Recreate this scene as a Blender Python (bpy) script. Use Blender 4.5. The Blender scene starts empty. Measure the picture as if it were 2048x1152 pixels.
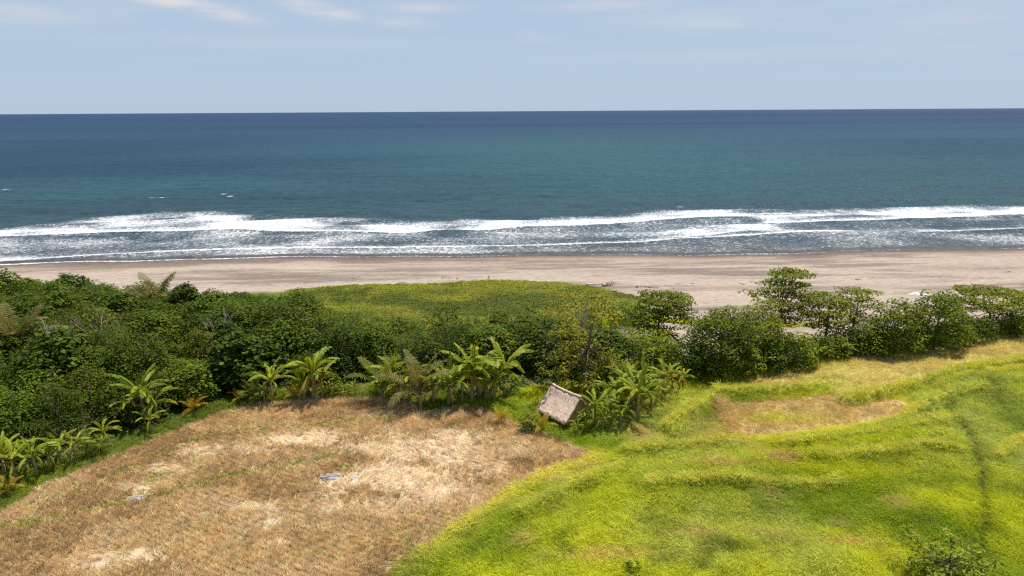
import bpy, math, random
import numpy as np
from mathutils import Vector, Matrix

# ------------------------------------------------------------------ camera, sky, sun, exposure
scene = bpy.context.scene
F = 1365.3                      # focal length in pixels of a 2048 wide picture
CAM_H = 27.0
PITCH = math.atan((576 - 222) / F)
ROLL = math.radians(-0.34)
cam_data = bpy.data.cameras.new('camera')
cam_data.sensor_width = 36.0
cam_data.lens = 36.0 * F / 2048.0
cam_data.clip_start = 0.5
cam_data.clip_end = 200000.0
cam = bpy.data.objects.new('camera', cam_data)
scene.collection.objects.link(cam)
cam.matrix_world = Matrix.Translation((0, 0, CAM_H)) @ Matrix.Rotation(math.pi / 2 - PITCH, 4, 'X') @ Matrix.Rotation(ROLL, 4, 'Z')
scene.camera = cam

SUN_EL = math.radians(70.0)
SUN_AZ = math.radians(52.0)     # from +Y (out to sea) towards +X
sun_dir = Vector((math.sin(SUN_AZ) * math.cos(SUN_EL), math.cos(SUN_AZ) * math.cos(SUN_EL), math.sin(SUN_EL)))
sl = bpy.data.lights.new('sun', 'SUN')
sl.energy = 5.0
sl.angle = math.radians(0.6)
sl.color = (1.0, 0.94, 0.84)
sun = bpy.data.objects.new('sun', sl)
scene.collection.objects.link(sun)
sun.rotation_euler = sun_dir.to_track_quat('Z', 'Y').to_euler()

world = bpy.data.worlds.new('World')
scene.world = world
world.use_nodes = True
wt = world.node_tree
wt.nodes.clear()


def NN(tree, kind, **kw):
    n = tree.nodes.new(kind)
    for k, v in kw.items():
        setattr(n, k, v)
    return n


def math_node(tree, op, a, b=None, c=None, clamp=False):
    n = tree.nodes.new('ShaderNodeMath')
    n.operation = op
    n.use_clamp = clamp
    for i, v in enumerate((a, b, c)):
        if v is None:
            continue
        if isinstance(v, (int, float)):
            n.inputs[i].default_value = v
        else:
            tree.links.new(v, n.inputs[i])
    return n.outputs[0]


def smooth_node(tree, v, lo, hi, out0=0.0, out1=1.0):
    n = tree.nodes.new('ShaderNodeMapRange')
    n.interpolation_type = 'SMOOTHSTEP'
    for key, val in (('Value', v), ('From Min', lo), ('From Max', hi), ('To Min', out0), ('To Max', out1)):
        if isinstance(val, (int, float)):
            n.inputs[key].default_value = val
        else:
            tree.links.new(val, n.inputs[key])
    return n.outputs['Result']


def mix_col(tree, fac, a, b, blend='MIX'):
    n = tree.nodes.new('ShaderNodeMix')
    n.data_type = 'RGBA'
    n.blend_type = blend
    for sock, val in ((n.inputs[0], fac), (n.inputs[6], a), (n.inputs[7], b)):
        if isinstance(val, (int, float)):
            sock.default_value = val
        elif isinstance(val, tuple):
            sock.default_value = (*val[:3], 1.0)
        else:
            tree.links.new(val, sock)
    return n.outputs[2]


sky = NN(wt, 'ShaderNodeTexSky', sky_type='NISHITA', sun_disc=False)
sky.sun_elevation = SUN_EL
sky.sun_rotation = SUN_AZ
sky.altitude = 30.0
sky.air_density = 1.0
sky.dust_density = 0.3
sky.ozone_density = 1.5
bg = NN(wt, 'ShaderNodeBackground')
bg.inputs['Strength'].default_value = 0.086
wo = NN(wt, 'ShaderNodeOutputWorld')
# thin high cirrus, all over the sky: noise on a flat layer high above the sea
tc = NN(wt, 'ShaderNodeTexCoord')
sep = NN(wt, 'ShaderNodeSeparateXYZ')
wt.links.new(tc.outputs['Generated'], sep.inputs[0])
zz = math_node(wt, 'MAXIMUM', sep.outputs['Z'], 0.02)
cxn = math_node(wt, 'DIVIDE', sep.outputs['X'], zz)
cyn = math_node(wt, 'DIVIDE', sep.outputs['Y'], zz)
comb = NN(wt, 'ShaderNodeCombineXYZ')
wt.links.new(cxn, comb.inputs[0])
wt.links.new(cyn, comb.inputs[1])
cmap = NN(wt, 'ShaderNodeMapping')
wt.links.new(comb.outputs[0], cmap.inputs[0])
cmap.inputs['Scale'].default_value = (0.42, 0.30, 1.0)
cmap.inputs['Location'].default_value = (0.35, 0.1, 3.0)
cmap.inputs['Rotation'].default_value = (0, 0, math.radians(18))
cn = NN(wt, 'ShaderNodeTexNoise')
cn.inputs['Scale'].default_value = 1.0
cn.inputs['Detail'].default_value = 7.0
cn.inputs['Roughness'].default_value = 0.55
cn.inputs['Distortion'].default_value = 0.4
wt.links.new(cmap.outputs[0], cn.inputs['Vector'])
cf = smooth_node(wt, cn.outputs['Fac'], 0.50, 0.80)
fade = smooth_node(wt, sep.outputs['Z'], 0.03, 0.13)
cf = math_node(wt, 'MULTIPLY', cf, fade)
cf = math_node(wt, 'MULTIPLY', cf, 0.45)
# some denser wisps low over the sea: (bearing, height, half width, half height, tilt, density)
bear = math_node(wt, 'DIVIDE', sep.outputs['X'], math_node(wt, 'MAXIMUM', sep.outputs['Y'], 0.05))
front = smooth_node(wt, sep.outputs['Y'], 0.05, 0.3)
fine = NN(wt, 'ShaderNodeTexNoise')
fine.inputs['Scale'].default_value = 1.0
fine.inputs['Detail'].default_value = 6
fine.inputs['Roughness'].default_value = 0.6
fmap = NN(wt, 'ShaderNodeMapping')
fmap.inputs['Scale'].default_value = (7.0, 7.0, 46.0)
fmap.inputs['Rotation'].default_value = (0, math.radians(-5), 0)
wt.links.new(tc.outputs['Generated'], fmap.inputs[0])
wt.links.new(fmap.outputs[0], fine.inputs['Vector'])
fn = smooth_node(wt, fine.outputs['Fac'], 0.24, 0.60)
for a0, b0, sa, sb, tl, k in ((-0.47, .134, .075, .0085, -.10, 1.0), (-0.40, .124, .050, .0085, -.12, 1.0), (-0.27, .131, .036, .0095, -.14, 1.0), (-0.235, .126, .030, .007, -.1, .8), (-0.147, .117, .034, .006, -.04, .85),
                              (-0.12, .135, .05, .007, 0, .5), (0.29, .113, .13, .014, -.03, .42), (0.12, .137, .09, .008, -.02, .45), (-0.66, .112, .08, .012, -.03, .4), (-0.62, .150, .08, .010, -.06, .5), (0.55, .160, .12, .012, 0, .4), (0.62, .10, .16, .02, 0, .3), (-.35, .088, .30, .008, 0, .2), (.45, .07, .4, .010, 0, .2)):
    dx = math_node(wt, 'SUBTRACT', bear, a0)
    dz = math_node(wt, 'SUBTRACT', math_node(wt, 'SUBTRACT', sep.outputs['Z'], b0), math_node(wt, 'MULTIPLY', dx, tl))
    qx = math_node(wt, 'POWER', math_node(wt, 'ABSOLUTE', math_node(wt, 'DIVIDE', dx, sa)), 2.0)
    qz = math_node(wt, 'POWER', math_node(wt, 'ABSOLUTE', math_node(wt, 'DIVIDE', dz, sb)), 2.0)
    g = math_node(wt, 'EXPONENT', math_node(wt, 'MULTIPLY', math_node(wt, 'ADD', qx, qz), -1.0))
    g = math_node(wt, 'MULTIPLY', math_node(wt, 'MULTIPLY', g, fn), k)
    cf = math_node(wt, 'MAXIMUM', cf, math_node(wt, 'MULTIPLY', g, front))
# humid sea air: the lower sky pales into an even milky blue
hz = smooth_node(wt, sep.outputs['Z'], 0.0, 0.75, 0.92, 0.12)
milky = mix_col(wt, hz, sky.outputs[0], (4.25, 5.4, 6.95))
skycol = mix_col(wt, cf, milky, (6.9, 6.8, 7.1))
wt.links.new(skycol, bg.inputs['Color'])
wt.links.new(bg.outputs[0], wo.inputs[0])

scene.view_settings.view_transform = 'Standard'
scene.view_settings.look = 'None'
scene.view_settings.gamma = 1.0
scene.view_settings.use_curve_mapping = False
scene.view_settings.exposure = 0.30
scene.render.engine = 'CYCLES'
scene.cycles.use_denoising = False
scene.cycles.pixel_filter_type = 'BLACKMAN_HARRIS'
scene.cycles.filter_width = 1.25
scene.cycles.max_bounces = 6
scene.cycles.transparent_max_bounces = 6
scene.cycles.diffuse_bounces = 3

# ------------------------------------------------------------------ helpers
rng = np.random.default_rng(7)
random.seed(7)
_cx, _sx = math.cos(math.pi / 2 - PITCH), math.sin(math.pi / 2 - PITCH)
_R = np.array([[1, 0, 0], [0, _cx, -_sx], [0, _sx, _cx]]) @ np.array(
    [[math.cos(ROLL), -math.sin(ROLL), 0], [math.sin(ROLL), math.cos(ROLL), 0], [0, 0, 1]])
SEA = -2.5


def at(u, v, z=0.0):
    """Point of the level z that a sight line of the photograph meets (used as a survey of the place)."""
    d = _R @ np.array([(u - 1024) / F, -(v - 576) / F, -1.0])
    t = (z - CAM_H) / d[2]
    return np.array([d[0] * t, d[1] * t, z])


def in_view(X, Y, margin=0.10, side=6.0):
    lim = (0.75 + margin) * Y + side
    return (np.abs(X) < lim)


def line(pts, z=0.0):
    return np.array([at(u, v, z)[:2] for u, v in pts])


_tab = np.random.default_rng(3).random((256, 256))


def vnoise(x, y):
    xi = np.floor(x).astype(int)
    yi = np.floor(y).astype(int)
    fx = x - xi
    fy = y - yi
    fx = fx * fx * (3 - 2 * fx)
    fy = fy * fy * (3 - 2 * fy)
    a = _tab[xi % 256, yi % 256]
    b = _tab[(xi + 1) % 256, yi % 256]
    c = _tab[xi % 256, (yi + 1) % 256]
    d = _tab[(xi + 1) % 256, (yi + 1) % 256]
    return (a * (1 - fx) + b * fx) * (1 - fy) + (c * (1 - fx) + d * fx) * fy


def fbm(x, y, octaves=4, seed=0.0):
    s = 0.0
    a = 0.5
    n = 0.0
    for k in range(octaves):
        s = s + a * vnoise(x + 17.3 * k + seed * 31.7, y - 11.9 * k + seed * 13.1)
        n += a
        a *= 0.5
        x = x * 2.03
        y = y * 2.03
    return s / n


def sstep(lo, hi, v):
    t = np.clip((v - lo) / (hi - lo), 0, 1)
    return t * t * (3 - 2 * t)


def inside(poly, X, Y):
    r = np.zeros(np.shape(X), bool)
    n = len(poly)
    for i in range(n):
        x0, y0 = poly[i]
        x1, y1 = poly[(i + 1) % n]
        if y0 == y1:
            continue
        c = ((y0 > Y) != (y1 > Y)) & (X < (x1 - x0) * (Y - y0) / (y1 - y0) + x0)
        r ^= c
    return r


def dist_line(pl, X, Y):
    d = np.full(np.shape(X), 1e9)
    for i in range(len(pl) - 1):
        ax, ay = pl[i]
        bx, by = pl[i + 1]
        vx, vy = bx - ax, by - ay
        t = np.clip(((X - ax) * vx + (Y - ay) * vy) / (vx * vx + vy * vy + 1e-9), 0, 1)
        d = np.minimum(d, np.hypot(X - ax - t * vx, Y - ay - t * vy))
    return d


def sdist(poly, X, Y):
    d = dist_line(np.vstack([poly, poly[:1]]), X, Y)
    return np.where(inside(poly, X, Y), d, -d)


def spot(u, v, ru, rv, X, Y, z=0.0):
    """Soft elliptical patch: centre and half-extents as seen, turned into metres on the ground."""
    c = at(u, v, z)
    rx = abs(at(u + ru, v, z)[0] - c[0])
    ry = max(abs(at(u, v - rv, z)[1] - c[1]), 0.3)
    q = ((X - c[0]) / rx) ** 2 + ((Y - c[1]) / ry) ** 2
    return np.exp(-q * 1.2)


def link(o, parent=None):
    scene.collection.objects.link(o)
    if parent is not None:
        o.parent = parent
    return o


def tag(o, label, cat, group=None, kind=None):
    o['label'] = label
    o['category'] = cat
    if group:
        o['group'] = group
    if kind:
        o['kind'] = kind
    return o


def empty(name, loc, rz=0.0):
    o = bpy.data.objects.new(name, None)
    o.location = tuple(loc)
    o.rotation_euler = (0, 0, rz)
    o.empty_display_size = 0.2
    return link(o)


def make_mesh(name, V, faces, mat=None, smooth=False, attrs=None):
    """faces: list of tuples, or an (n, k) integer array."""
    me = bpy.data.meshes.new(name)
    V = np.asarray(V, dtype=np.float32)
    if isinstance(faces, np.ndarray):
        nf, k = faces.shape
        me.vertices.add(len(V))
        me.vertices.foreach_set('co', V.ravel())
        me.loops.add(nf * k)
        me.loops.foreach_set('vertex_index', faces.astype(np.int32).ravel())
        me.polygons.add(nf)
        me.polygons.foreach_set('loop_start', np.arange(0, nf * k, k, dtype=np.int32))
        me.update(calc_edges=True)
    else:
        me.from_pydata([tuple(map(float, v)) for v in V], [], faces)
        me.update()
    if smooth:
        me.polygons.foreach_set('use_smooth', np.ones(len(me.polygons), bool))
    for an, arr in (attrs or {}).items():
        arr = np.asarray(arr, dtype=np.float32)
        if arr.ndim == 1:
            a = me.attributes.new(an, 'FLOAT', 'POINT')
            a.data.foreach_set('value', arr)
        else:
            a = me.attributes.new(an, 'FLOAT_COLOR', 'POINT')
            if arr.shape[1] == 3:
                arr = np.hstack([arr, np.ones((len(arr), 1), np.float32)])
            a.data.foreach_set('color', arr.ravel())
    if mat is not None:
        me.materials.append(mat)
    return me


class MB:
    """collects pieces of one mesh"""

    def __init__(self):
        self.v = []
        self.f = []
        self.a = []

    def add(self, V, Fs, a=0.0):
        o = len(self.v)
        self.v.extend([tuple(p) for p in V])
        self.f.extend([tuple(i + o for i in f) for f in Fs])
        self.a.extend([a] * len(V) if isinstance(a, (int, float)) else list(a))

    def tube(self, pts, rad, sides=7, a=0.0, cap=True):
        pts = [Vector(p) for p in pts]
        n = len(pts)
        rings = []
        up = Vector((0.31, 0.17, 0.93))
        for i, p in enumerate(pts):
            d = (pts[min(i + 1, n - 1)] - pts[max(i - 1, 0)]).normalized()
            x = d.cross(up)
            if x.length < 0.1:
                x = d.cross(Vector((1, 0, 0)))
            x.normalize()
            y = d.cross(x)
            rings.append([p + (x * math.cos(2 * math.pi * k / sides) + y * math.sin(2 * math.pi * k / sides)) * rad[i] for k in range(sides)])
        V = [q for r_ in rings for q in r_]
        Fs = []
        for i in range(n - 1):
            for k in range(sides):
                k2 = (k + 1) % sides
                Fs.append((i * sides + k, i * sides + k2, (i + 1) * sides + k2, (i + 1) * sides + k))
        if cap:
            Fs.append(tuple(range(sides))[::-1])
            Fs.append(tuple((n - 1) * sides + k for k in range(sides)))
        self.add(V, Fs, a)

    def box(self, c, s, rot=None, a=0.0):
        V = [Vector((sx * s[0] / 2, sy * s[1] / 2, sz * s[2] / 2)) for sx in (-1, 1) for sy in (-1, 1) for sz in (-1, 1)]
        if rot is not None:
            V = [rot @ v for v in V]
        V = [v + Vector(c) for v in V]
        self.add(V, [(0, 1, 3, 2), (4, 6, 7, 5), (0, 4, 5, 1), (2, 3, 7, 6), (0, 2, 6, 4), (1, 5, 7, 3)], a)

    def mesh(self, name, mat, smooth=False):
        return make_mesh(name, np.array(self.v), self.f, mat, smooth, {'v': np.array(self.a)})


# ------------------------------------------------------------------ materials
def new_mat(name):
    m = bpy.data.materials.new(name)
    m.use_nodes = True
    t = m.node_tree
    t.nodes.clear()
    out = NN(t, 'ShaderNodeOutputMaterial')
    return m, t, out


def attr_node(t, name, kind='GEOMETRY'):
    n = NN(t, 'ShaderNodeAttribute', attribute_type=kind)
    n.attribute_name = name
    return n


def leaf_material(name, dark, light, translucent=0.3, rough=0.5, rand_amount=0.35, other=None, spec=0.10):
    """leaves: colour runs dark..light by the leaf's own value 'v', varied from plant to plant"""
    m, t, out = new_mat(name)
    a = attr_node(t, 'v')
    oi = NN(t, 'ShaderNodeObjectInfo')
    f = math_node(t, 'ADD', a.outputs['Fac'], math_node(t, 'MULTIPLY', math_node(t, 'SUBTRACT', oi.outputs['Random'], 0.5), rand_amount), clamp=True)
    col = mix_col(t, f, dark, light)
    if other is not None:
        geo = NN(t, 'ShaderNodeNewGeometry')
        nz = NN(t, 'ShaderNodeTexNoise')
        nz.inputs['Scale'].default_value = other[1]
        nz.inputs['Detail'].default_value = 2
        t.links.new(geo.outputs['Position'], nz.inputs['Vector'])
        g = smooth_node(t, nz.outputs['Fac'], other[2], other[3])
        col = mix_col(t, g, col, other[0])
    p = NN(t, 'ShaderNodeBsdfPrincipled')
    t.links.new(col, p.inputs['Base Color'])
    p.inputs['Roughness'].default_value = rough
    p.inputs['Specular IOR Level'].default_value = spec
    tr = NN(t, 'ShaderNodeBsdfTranslucent')
    tcol = mix_col(t, 1.0, col, (1.35, 1.25, 0.5), 'MULTIPLY')
    t.links.new(tcol, tr.inputs['Color'])
    mx = NN(t, 'ShaderNodeMixShader')
    mx.inputs[0].default_value = translucent
    t.links.new(p.outputs[0], mx.inputs[1])
    t.links.new(tr.outputs[0], mx.inputs[2])
    t.links.new(mx.outputs[0], out.inputs[0])
    return m


def tint_material(name, translucent=0.35, rough=0.6):
    """grass, straw and weeds: each tuft carries its own colour"""
    m, t, out = new_mat(name)
    a = attr_node(t, 'tint', 'INSTANCER')
    v = attr_node(t, 'v')
    k = smooth_node(t, v.outputs['Fac'], 0.0, 1.0, 0.84, 1.16)
    cmb = NN(t, 'ShaderNodeCombineColor')
    for i in range(3):
        t.links.new(k, cmb.inputs[i])
    col = mix_col(t, 1.0, a.outputs['Color'], cmb.outputs[0], 'MULTIPLY')
    p = NN(t, 'ShaderNodeBsdfPrincipled')
    t.links.new(col, p.inputs['Base Color'])
    p.inputs['Roughness'].default_value = rough
    p.inputs['Specular IOR Level'].default_value = 0.25
    tr = NN(t, 'ShaderNodeBsdfTranslucent')
    t.links.new(col, tr.inputs['Color'])
    mx = NN(t, 'ShaderNodeMixShader')
    mx.inputs[0].default_value = translucent
    t.links.new(p.outputs[0], mx.inputs[1])
    t.links.new(tr.outputs[0], mx.inputs[2])
    t.links.new(mx.outputs[0], out.inputs[0])
    return m


def wood_material(name, c0, c1, scale=6.0, rough=0.85, stretch=(1, 1, 0.15), bump=0.3):
    m, t, out = new_mat(name)
    co = NN(t, 'ShaderNodeTexCoord')
    mp = NN(t, 'ShaderNodeMapping')
    mp.inputs['Scale'].default_value = stretch
    t.links.new(co.outputs['Object'], mp.inputs[0])
    nz = NN(t, 'ShaderNodeTexNoise')
    nz.inputs['Scale'].default_value = scale
    nz.inputs['Detail'].default_value = 5
    t.links.new(mp.outputs[0], nz.inputs['Vector'])
    oi = NN(t, 'ShaderNodeObjectInfo')
    f = math_node(t, 'ADD', smooth_node(t, nz.outputs['Fac'], 0.3, 0.7), math_node(t, 'MULTIPLY', math_node(t, 'SUBTRACT', oi.outputs['Random'], 0.5), 0.3), clamp=True)
    col = mix_col(t, f, c0, c1)
    p = NN(t, 'ShaderNodeBsdfPrincipled')
    p.inputs['Roughness'].default_value = rough
    p.inputs['Specular IOR Level'].default_value = 0.2
    t.links.new(col, p.inputs['Base Color'])
    b = NN(t, 'ShaderNodeBump')
    b.inputs['Strength'].default_value = bump
    b.inputs['Distance'].default_value = 0.05
    t.links.new(nz.outputs['Fac'], b.inputs['Height'])
    t.links.new(b.outputs[0], p.inputs['Normal'])
    t.links.new(p.outputs[0], out.inputs[0])
    return m


M = {}
M['forest'] = leaf_material('forest_leaf', (0.022, 0.048, 0.004), (0.135, 0.185, 0.013), 0.28, 0.55, 0.5)
M['forest_light'] = leaf_material('light_forest_leaf', (0.034, 0.066, 0.005), (0.180, 0.230, 0.016), 0.30, 0.55, 0.5)
M['olive'] = leaf_material('olive_leaf', (0.070, 0.085, 0.008), (0.340, 0.320, 0.030), 0.32, 0.55)
M['almond'] = leaf_material('beach_almond_leaf', (0.046, 0.078, 0.006), (0.320, 0.350, 0.026), 0.34, 0.55)
M['bush'] = leaf_material('bush_leaf', (0.085, 0.125, 0.010), (0.40, 0.42, 0.04), 0.34, 0.5)
M['mixed'] = leaf_material('vine_draped_leaf', (0.034, 0.055, 0.005), (0.185, 0.200, 0.016), 0.30, 0.55, 0.5)
M['vine'] = leaf_material('vine_leaf', (0.070, 0.105, 0.012), (0.190, 0.220, 0.022), 0.25, 0.5)
M['banana'] = leaf_material('banana_leaf', (0.115, 0.170, 0.010), (0.400, 0.430, 0.038), 0.36, 0.5, 0.6, ((0.22, 0.17, 0.03), 1.1, 0.60, 0.78), 0.2)
M['banana_yellow'] = leaf_material('yellowing_banana_leaf', (0.26, 0.22, 0.02), (0.42, 0.33, 0.05), 0.3, 0.5, 0.4, ((0.24, 0.12, 0.04), 2.0, 0.5, 0.7))
M['banana_dead'] = leaf_material('dry_banana_leaf', (0.22, 0.13, 0.06), (0.44, 0.29, 0.16), 0.1, 0.8, 0.4)
M['palm'] = leaf_material('palm_frond', (0.080, 0.110, 0.014), (0.260, 0.280, 0.045), 0.28, 0.5)
M['palm_dry'] = leaf_material('dry_palm_frond', (0.11, 0.105, 0.03), (0.27, 0.23, 0.085), 0.25, 0.6)
M['palm_gold'] = leaf_material('golden_palm_frond', (0.28, 0.20, 0.02), (0.46, 0.33, 0.04), 0.3, 0.5)
M['grass'] = tint_material('grass_blade', 0.35)
M['straw'] = tint_material('straw', 0.42, 0.75)
M['bark'] = wood_material('bark', (0.07, 0.055, 0.04), (0.20, 0.165, 0.125))
M['stem'] = wood_material('banana_stem', (0.16, 0.11, 0.05), (0.38, 0.30, 0.13), 4.0, 0.6)
M['drift'] = wood_material('driftwood', (0.16, 0.13, 0.11), (0.46, 0.40, 0.35), 3.0)
M['pale_drift'] = wood_material('bleached_driftwood', (0.42, 0.38, 0.33), (0.72, 0.68, 0.62), 3.0)
M['bamboo'] = wood_material('bamboo', (0.34, 0.25, 0.13), (0.58, 0.46, 0.27), 8.0)
M['tie'] = wood_material('dark_lashing', (0.02, 0.015, 0.012), (0.06, 0.045, 0.035), 9.0)

# ------------------------------------------------------------------ the lie of the land (world metres)
shore = line([(-900, 556), (-400, 540), (0, 531), (200, 524), (500, 517), (800, 514), (1100, 512), (1400, 511), (1650, 507), (1800, 501), (2048, 497), (2500, 492), (3000, 486)], SEA)


def y_shore(x):
    y = np.interp(x, shore[:, 0], shore[:, 1])
    return y + 0.5 * np.sin(x * 0.11) + 0.35 * np.sin(x * 0.27 + 1.0) + 0.8 * (fbm(np.asarray(x, float) * 0.06 + 50, np.asarray(x, float) * 0 + 3.3, 3) - 0.5)


stubble_poly = line([(700, 1215), (775, 1160), (850, 1100), (950, 1030), (1050, 965), (1120, 938), (1185, 912), (1130, 885), (1060, 855), (990, 823), (950, 811),
                     (900, 815), (855, 824), (815, 804), (760, 797), (640, 795), (540, 805), (440, 825), (330, 870), (200, 925), (80, 975), (30, 1010), (-150, 1100), (-420, 1260), (-300, 1500), (500, 1500)])
forest_poly = np.vstack([line([(-520, 1010), (-250, 985), (0, 946), (150, 907), (300, 850), (430, 806), (560, 778), (720, 772), (1000, 764), (1090, 752), (1200, 742), (1240, 720)], -0.6),
                         line([(1210, 682), (1080, 664), (850, 661), (700, 656), (645, 640), (612, 600), (560, 574), (300, 562), (0, 549), (-300, 545), (-700, 540)], 3.6)])
wood_floor_poly = line([(-900, 1120), (-250, 1040), (-60, 985), (0, 968), (150, 918), (300, 862), (420, 818), (530, 796), (640, 789), (760, 790), (830, 800), (950, 800), (1030, 800), (1080, 775), (1250, 765), (1380, 752), (1470, 742),
                        (1580, 722), (1700, 702), (1850, 682), (1960, 665), (2048, 652), (2500, 590), (2500, 575), (2048, 608), (1900, 625), (1800, 640), (1600, 655), (1500, 660), (1330, 640), (1230, 650), (600, 650), (590, 600), (300, 590), (0, 595), (-1200, 600)], -0.4)
vine_poly = line([(575, 577), (700, 568), (850, 564), (1000, 558), (1120, 562), (1200, 575), (1270, 592), (1300, 612), (1240, 655), (1090, 672), (900, 682), (760, 682), (660, 665), (600, 610)], -1.2)
beach_back = line([(-1200, 602), (0, 596), (560, 580), (700, 568), (1000, 558), (1120, 562), (1200, 575), (1270, 592), (1310, 640), (1500, 662), (1600, 660), (1700, 654), (1800, 644), (1900, 632), (2048, 612), (2600, 575)], -1.2)
# the bunds and terrace edges of the paddies
bund_a = line([(1335, 870), (1385, 825), (1440, 792), (1540, 786), (1650, 778)])
bund_b = line([(1690, 806), (1780, 790), (1850, 772), (1920, 750), (2048, 733), (2300, 700)])
bund_c = line([(1440, 808), (1462, 845), (1478, 882)])
bund_d = line([(1478, 884), (1560, 880), (1700, 858), (1790, 842), (1835, 822), (1800, 806)])
bund_e = line([(775, 1160), (850, 1100), (950, 1030), (1050, 965), (1120, 940), (1190, 912)])
furrow_a = line([(1800, 740), (1880, 800), (1940, 880), (1965, 960), (1972, 1040), (1955, 1120), (1945, 1200)])
furrow_b = line([(1960, 760), (2010, 830), (2070, 890)])
ridge_a = line([(1850, 835), (1900, 800), (1960, 778), (2080, 770)])
ridge_b = line([(1985, 800), (2030, 850), (2090, 900)])
ridge_c = line([(1700, 905), (1800, 890), (1880, 880), (1920, 900)])
bund_h = line([(1370, 950), (1440, 940), (1500, 934), (1560, 924), (1640, 930)])
bund_i = line([(1290, 905), (1340, 868), (1385, 830)])
CONTOURS = [line(p) for p in ([(1560, 905), (1700, 885), (1800, 872), (1900, 850)], [(1640, 932), (1760, 917), (1840, 906), (1920, 918)], [(1860, 790), (1930, 768), (2060, 752)], [(1780, 862), (1850, 828), (1900, 803), (1970, 792)],
                             [(1250, 908), (1330, 902), (1400, 897), (1470, 893)], [(1240, 950), (1150, 985), (1050, 1035)], [(1990, 930), (2040, 900), (2100, 890)], [(1300, 990), (1430, 975), (1560, 985), (1680, 975)])]
furrow_c = line([(1250, 800), (1330, 850), (1400, 800), (1450, 780)])
paddy_a = line([(1400, 775), (1480, 760), (1580, 735), (1700, 712), (1850, 693), (2048, 664), (2300, 630), (2300, 690), (2048, 725), (1910, 745), (1850, 768), (1760, 792), (1690, 803), (1655, 782), (1540, 788), (1450, 792)])
paddy_b = line([(1450, 805), (1560, 795), (1660, 785), (1700, 806), (1790, 796), (1830, 812), (1815, 832), (1700, 855), (1560, 877), (1480, 882)])
upper_poly = line([(1480, 884), (1560, 880), (1700, 858), (1790, 842), (1835, 822), (1830, 800), (1870, 770), (1930, 752), (2048, 735), (2500, 680), (3300, 1400), (1200, 1600), (640, 1300), (775, 1160), (850, 1100), (950, 1030), (1050, 965), (1120, 940), (1190, 912), (1300, 905), (1400, 900)])


def ground_z(x, y):
    x = np.asarray(x, float)
    y = np.asarray(y, float)
    y0 = 74 + 0.17 * np.clip(x, -10, 120)
    ys = y_shore(x)
    z = -1.3 * sstep(y0, y0 + 22, y)
    t = np.clip((y - (y0 + 20)) / np.maximum(ys - (y0 + 20), 5), 0, 1)
    z = z - 1.2 * t ** 1.6
    z = np.where(y > ys, SEA - 0.06 * (y - ys), z)
    near = (y < 92)
    # terraces: the upper meadow stands a little above the paddies and the stubble
    sdu = sdist(upper_poly, x, y)
    far_side = sstep(8, 18, x)
    up = far_side * sstep(-0.6, 0.9, sdu) + (1 - far_side) * sstep(0.5, 7, sdu)
    z = z + 0.35 * up
    lump_ = sstep(1.0, 8.0, sdu)
    for pl, hgt, w in ((bund_a, 0.85, 0.45), (bund_b, 0.85, 0.48), (bund_c, 0.5, 0.5), (bund_d, 0.12, 0.5), (bund_e, 0.10, 0.5), (bund_h, 0.28, 0.6), (bund_i, 0.3, 0.5)):
        z = z + hgt * np.exp(-(dist_line(pl, x, y) / w) ** 2)
    for pl, hgt, w in ((furrow_a, -0.60, 0.42), (furrow_b, -0.45, 0.4), (ridge_a, 0.55, 0.9), (ridge_b, 0.5, 0.8), (ridge_c, 0.45, 0.8)):
        z = z + hgt * np.exp(-(dist_line(pl, x, y) / w) ** 2)
    # terrace lips: a short bank towards the field side, level behind
    for pl in CONTOURS:
        d = dist_line(pl, x, y)
        z = z + 0.62 * np.exp(-(d / 0.50) ** 2)
    # lumpy meadow, gently uneven elsewhere
    z = z + np.where(near, (0.14 + 0.85 * lump_) * (fbm(x * 0.22, y * 0.22, 3, 1) - 0.5) + 0.12 * (fbm(x * 0.9, y * 0.9, 2, 2) - 0.5), 0)
    vm = sstep(-1.5, 2.5, sdist(vine_poly, x, y))
    z = z + vm * (0.25 + 1.3 * (fbm(x * 0.08, y * 0.11, 2, 5) - 0.35))
    # soft undulation of the dry beach
    bm = sstep(0, 6, y - np.interp(x, beach_back[:, 0], beach_back[:, 1])) * sstep(2, 9, ys - y)
    z = z + bm * 0.35 * (fbm(x * 0.05, y * 0.16, 3, 7) - 0.5)
    return z


def on_ground(u, v):
    z = 0.0
    for _ in range(8):
        p = at(u, v, z)
        z = float(ground_z(p[0], p[1]))
    return np.array([p[0], p[1], z])


# ------------------------------------------------------------------ what grows or lies where: colours of the ground cover
C = lambda r, g, b: np.array([r, g, b])
LIME = C(0.63, 0.655, 0.026)
GREEN = C(0.320, 0.410, 0.018)
DEEP = C(0.140, 0.200, 0.018)
YELLOW = C(0.80, 0.74, 0.130)
PALE = C(0.58, 0.61, 0.150)
DRY = C(0.70, 0.50, 0.21)
OCHRE = C(0.74, 0.62, 0.22)
BROWN = C(0.58, 0.42, 0.20)
STRAW = C(0.84, 0.67, 0.46)
STUB = C(0.78, 0.57, 0.295)
SOIL = C(0.16, 0.10, 0.06)


def lerp(a, b, t):
    return a + (b - a) * np.asarray(t)[..., None]


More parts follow.
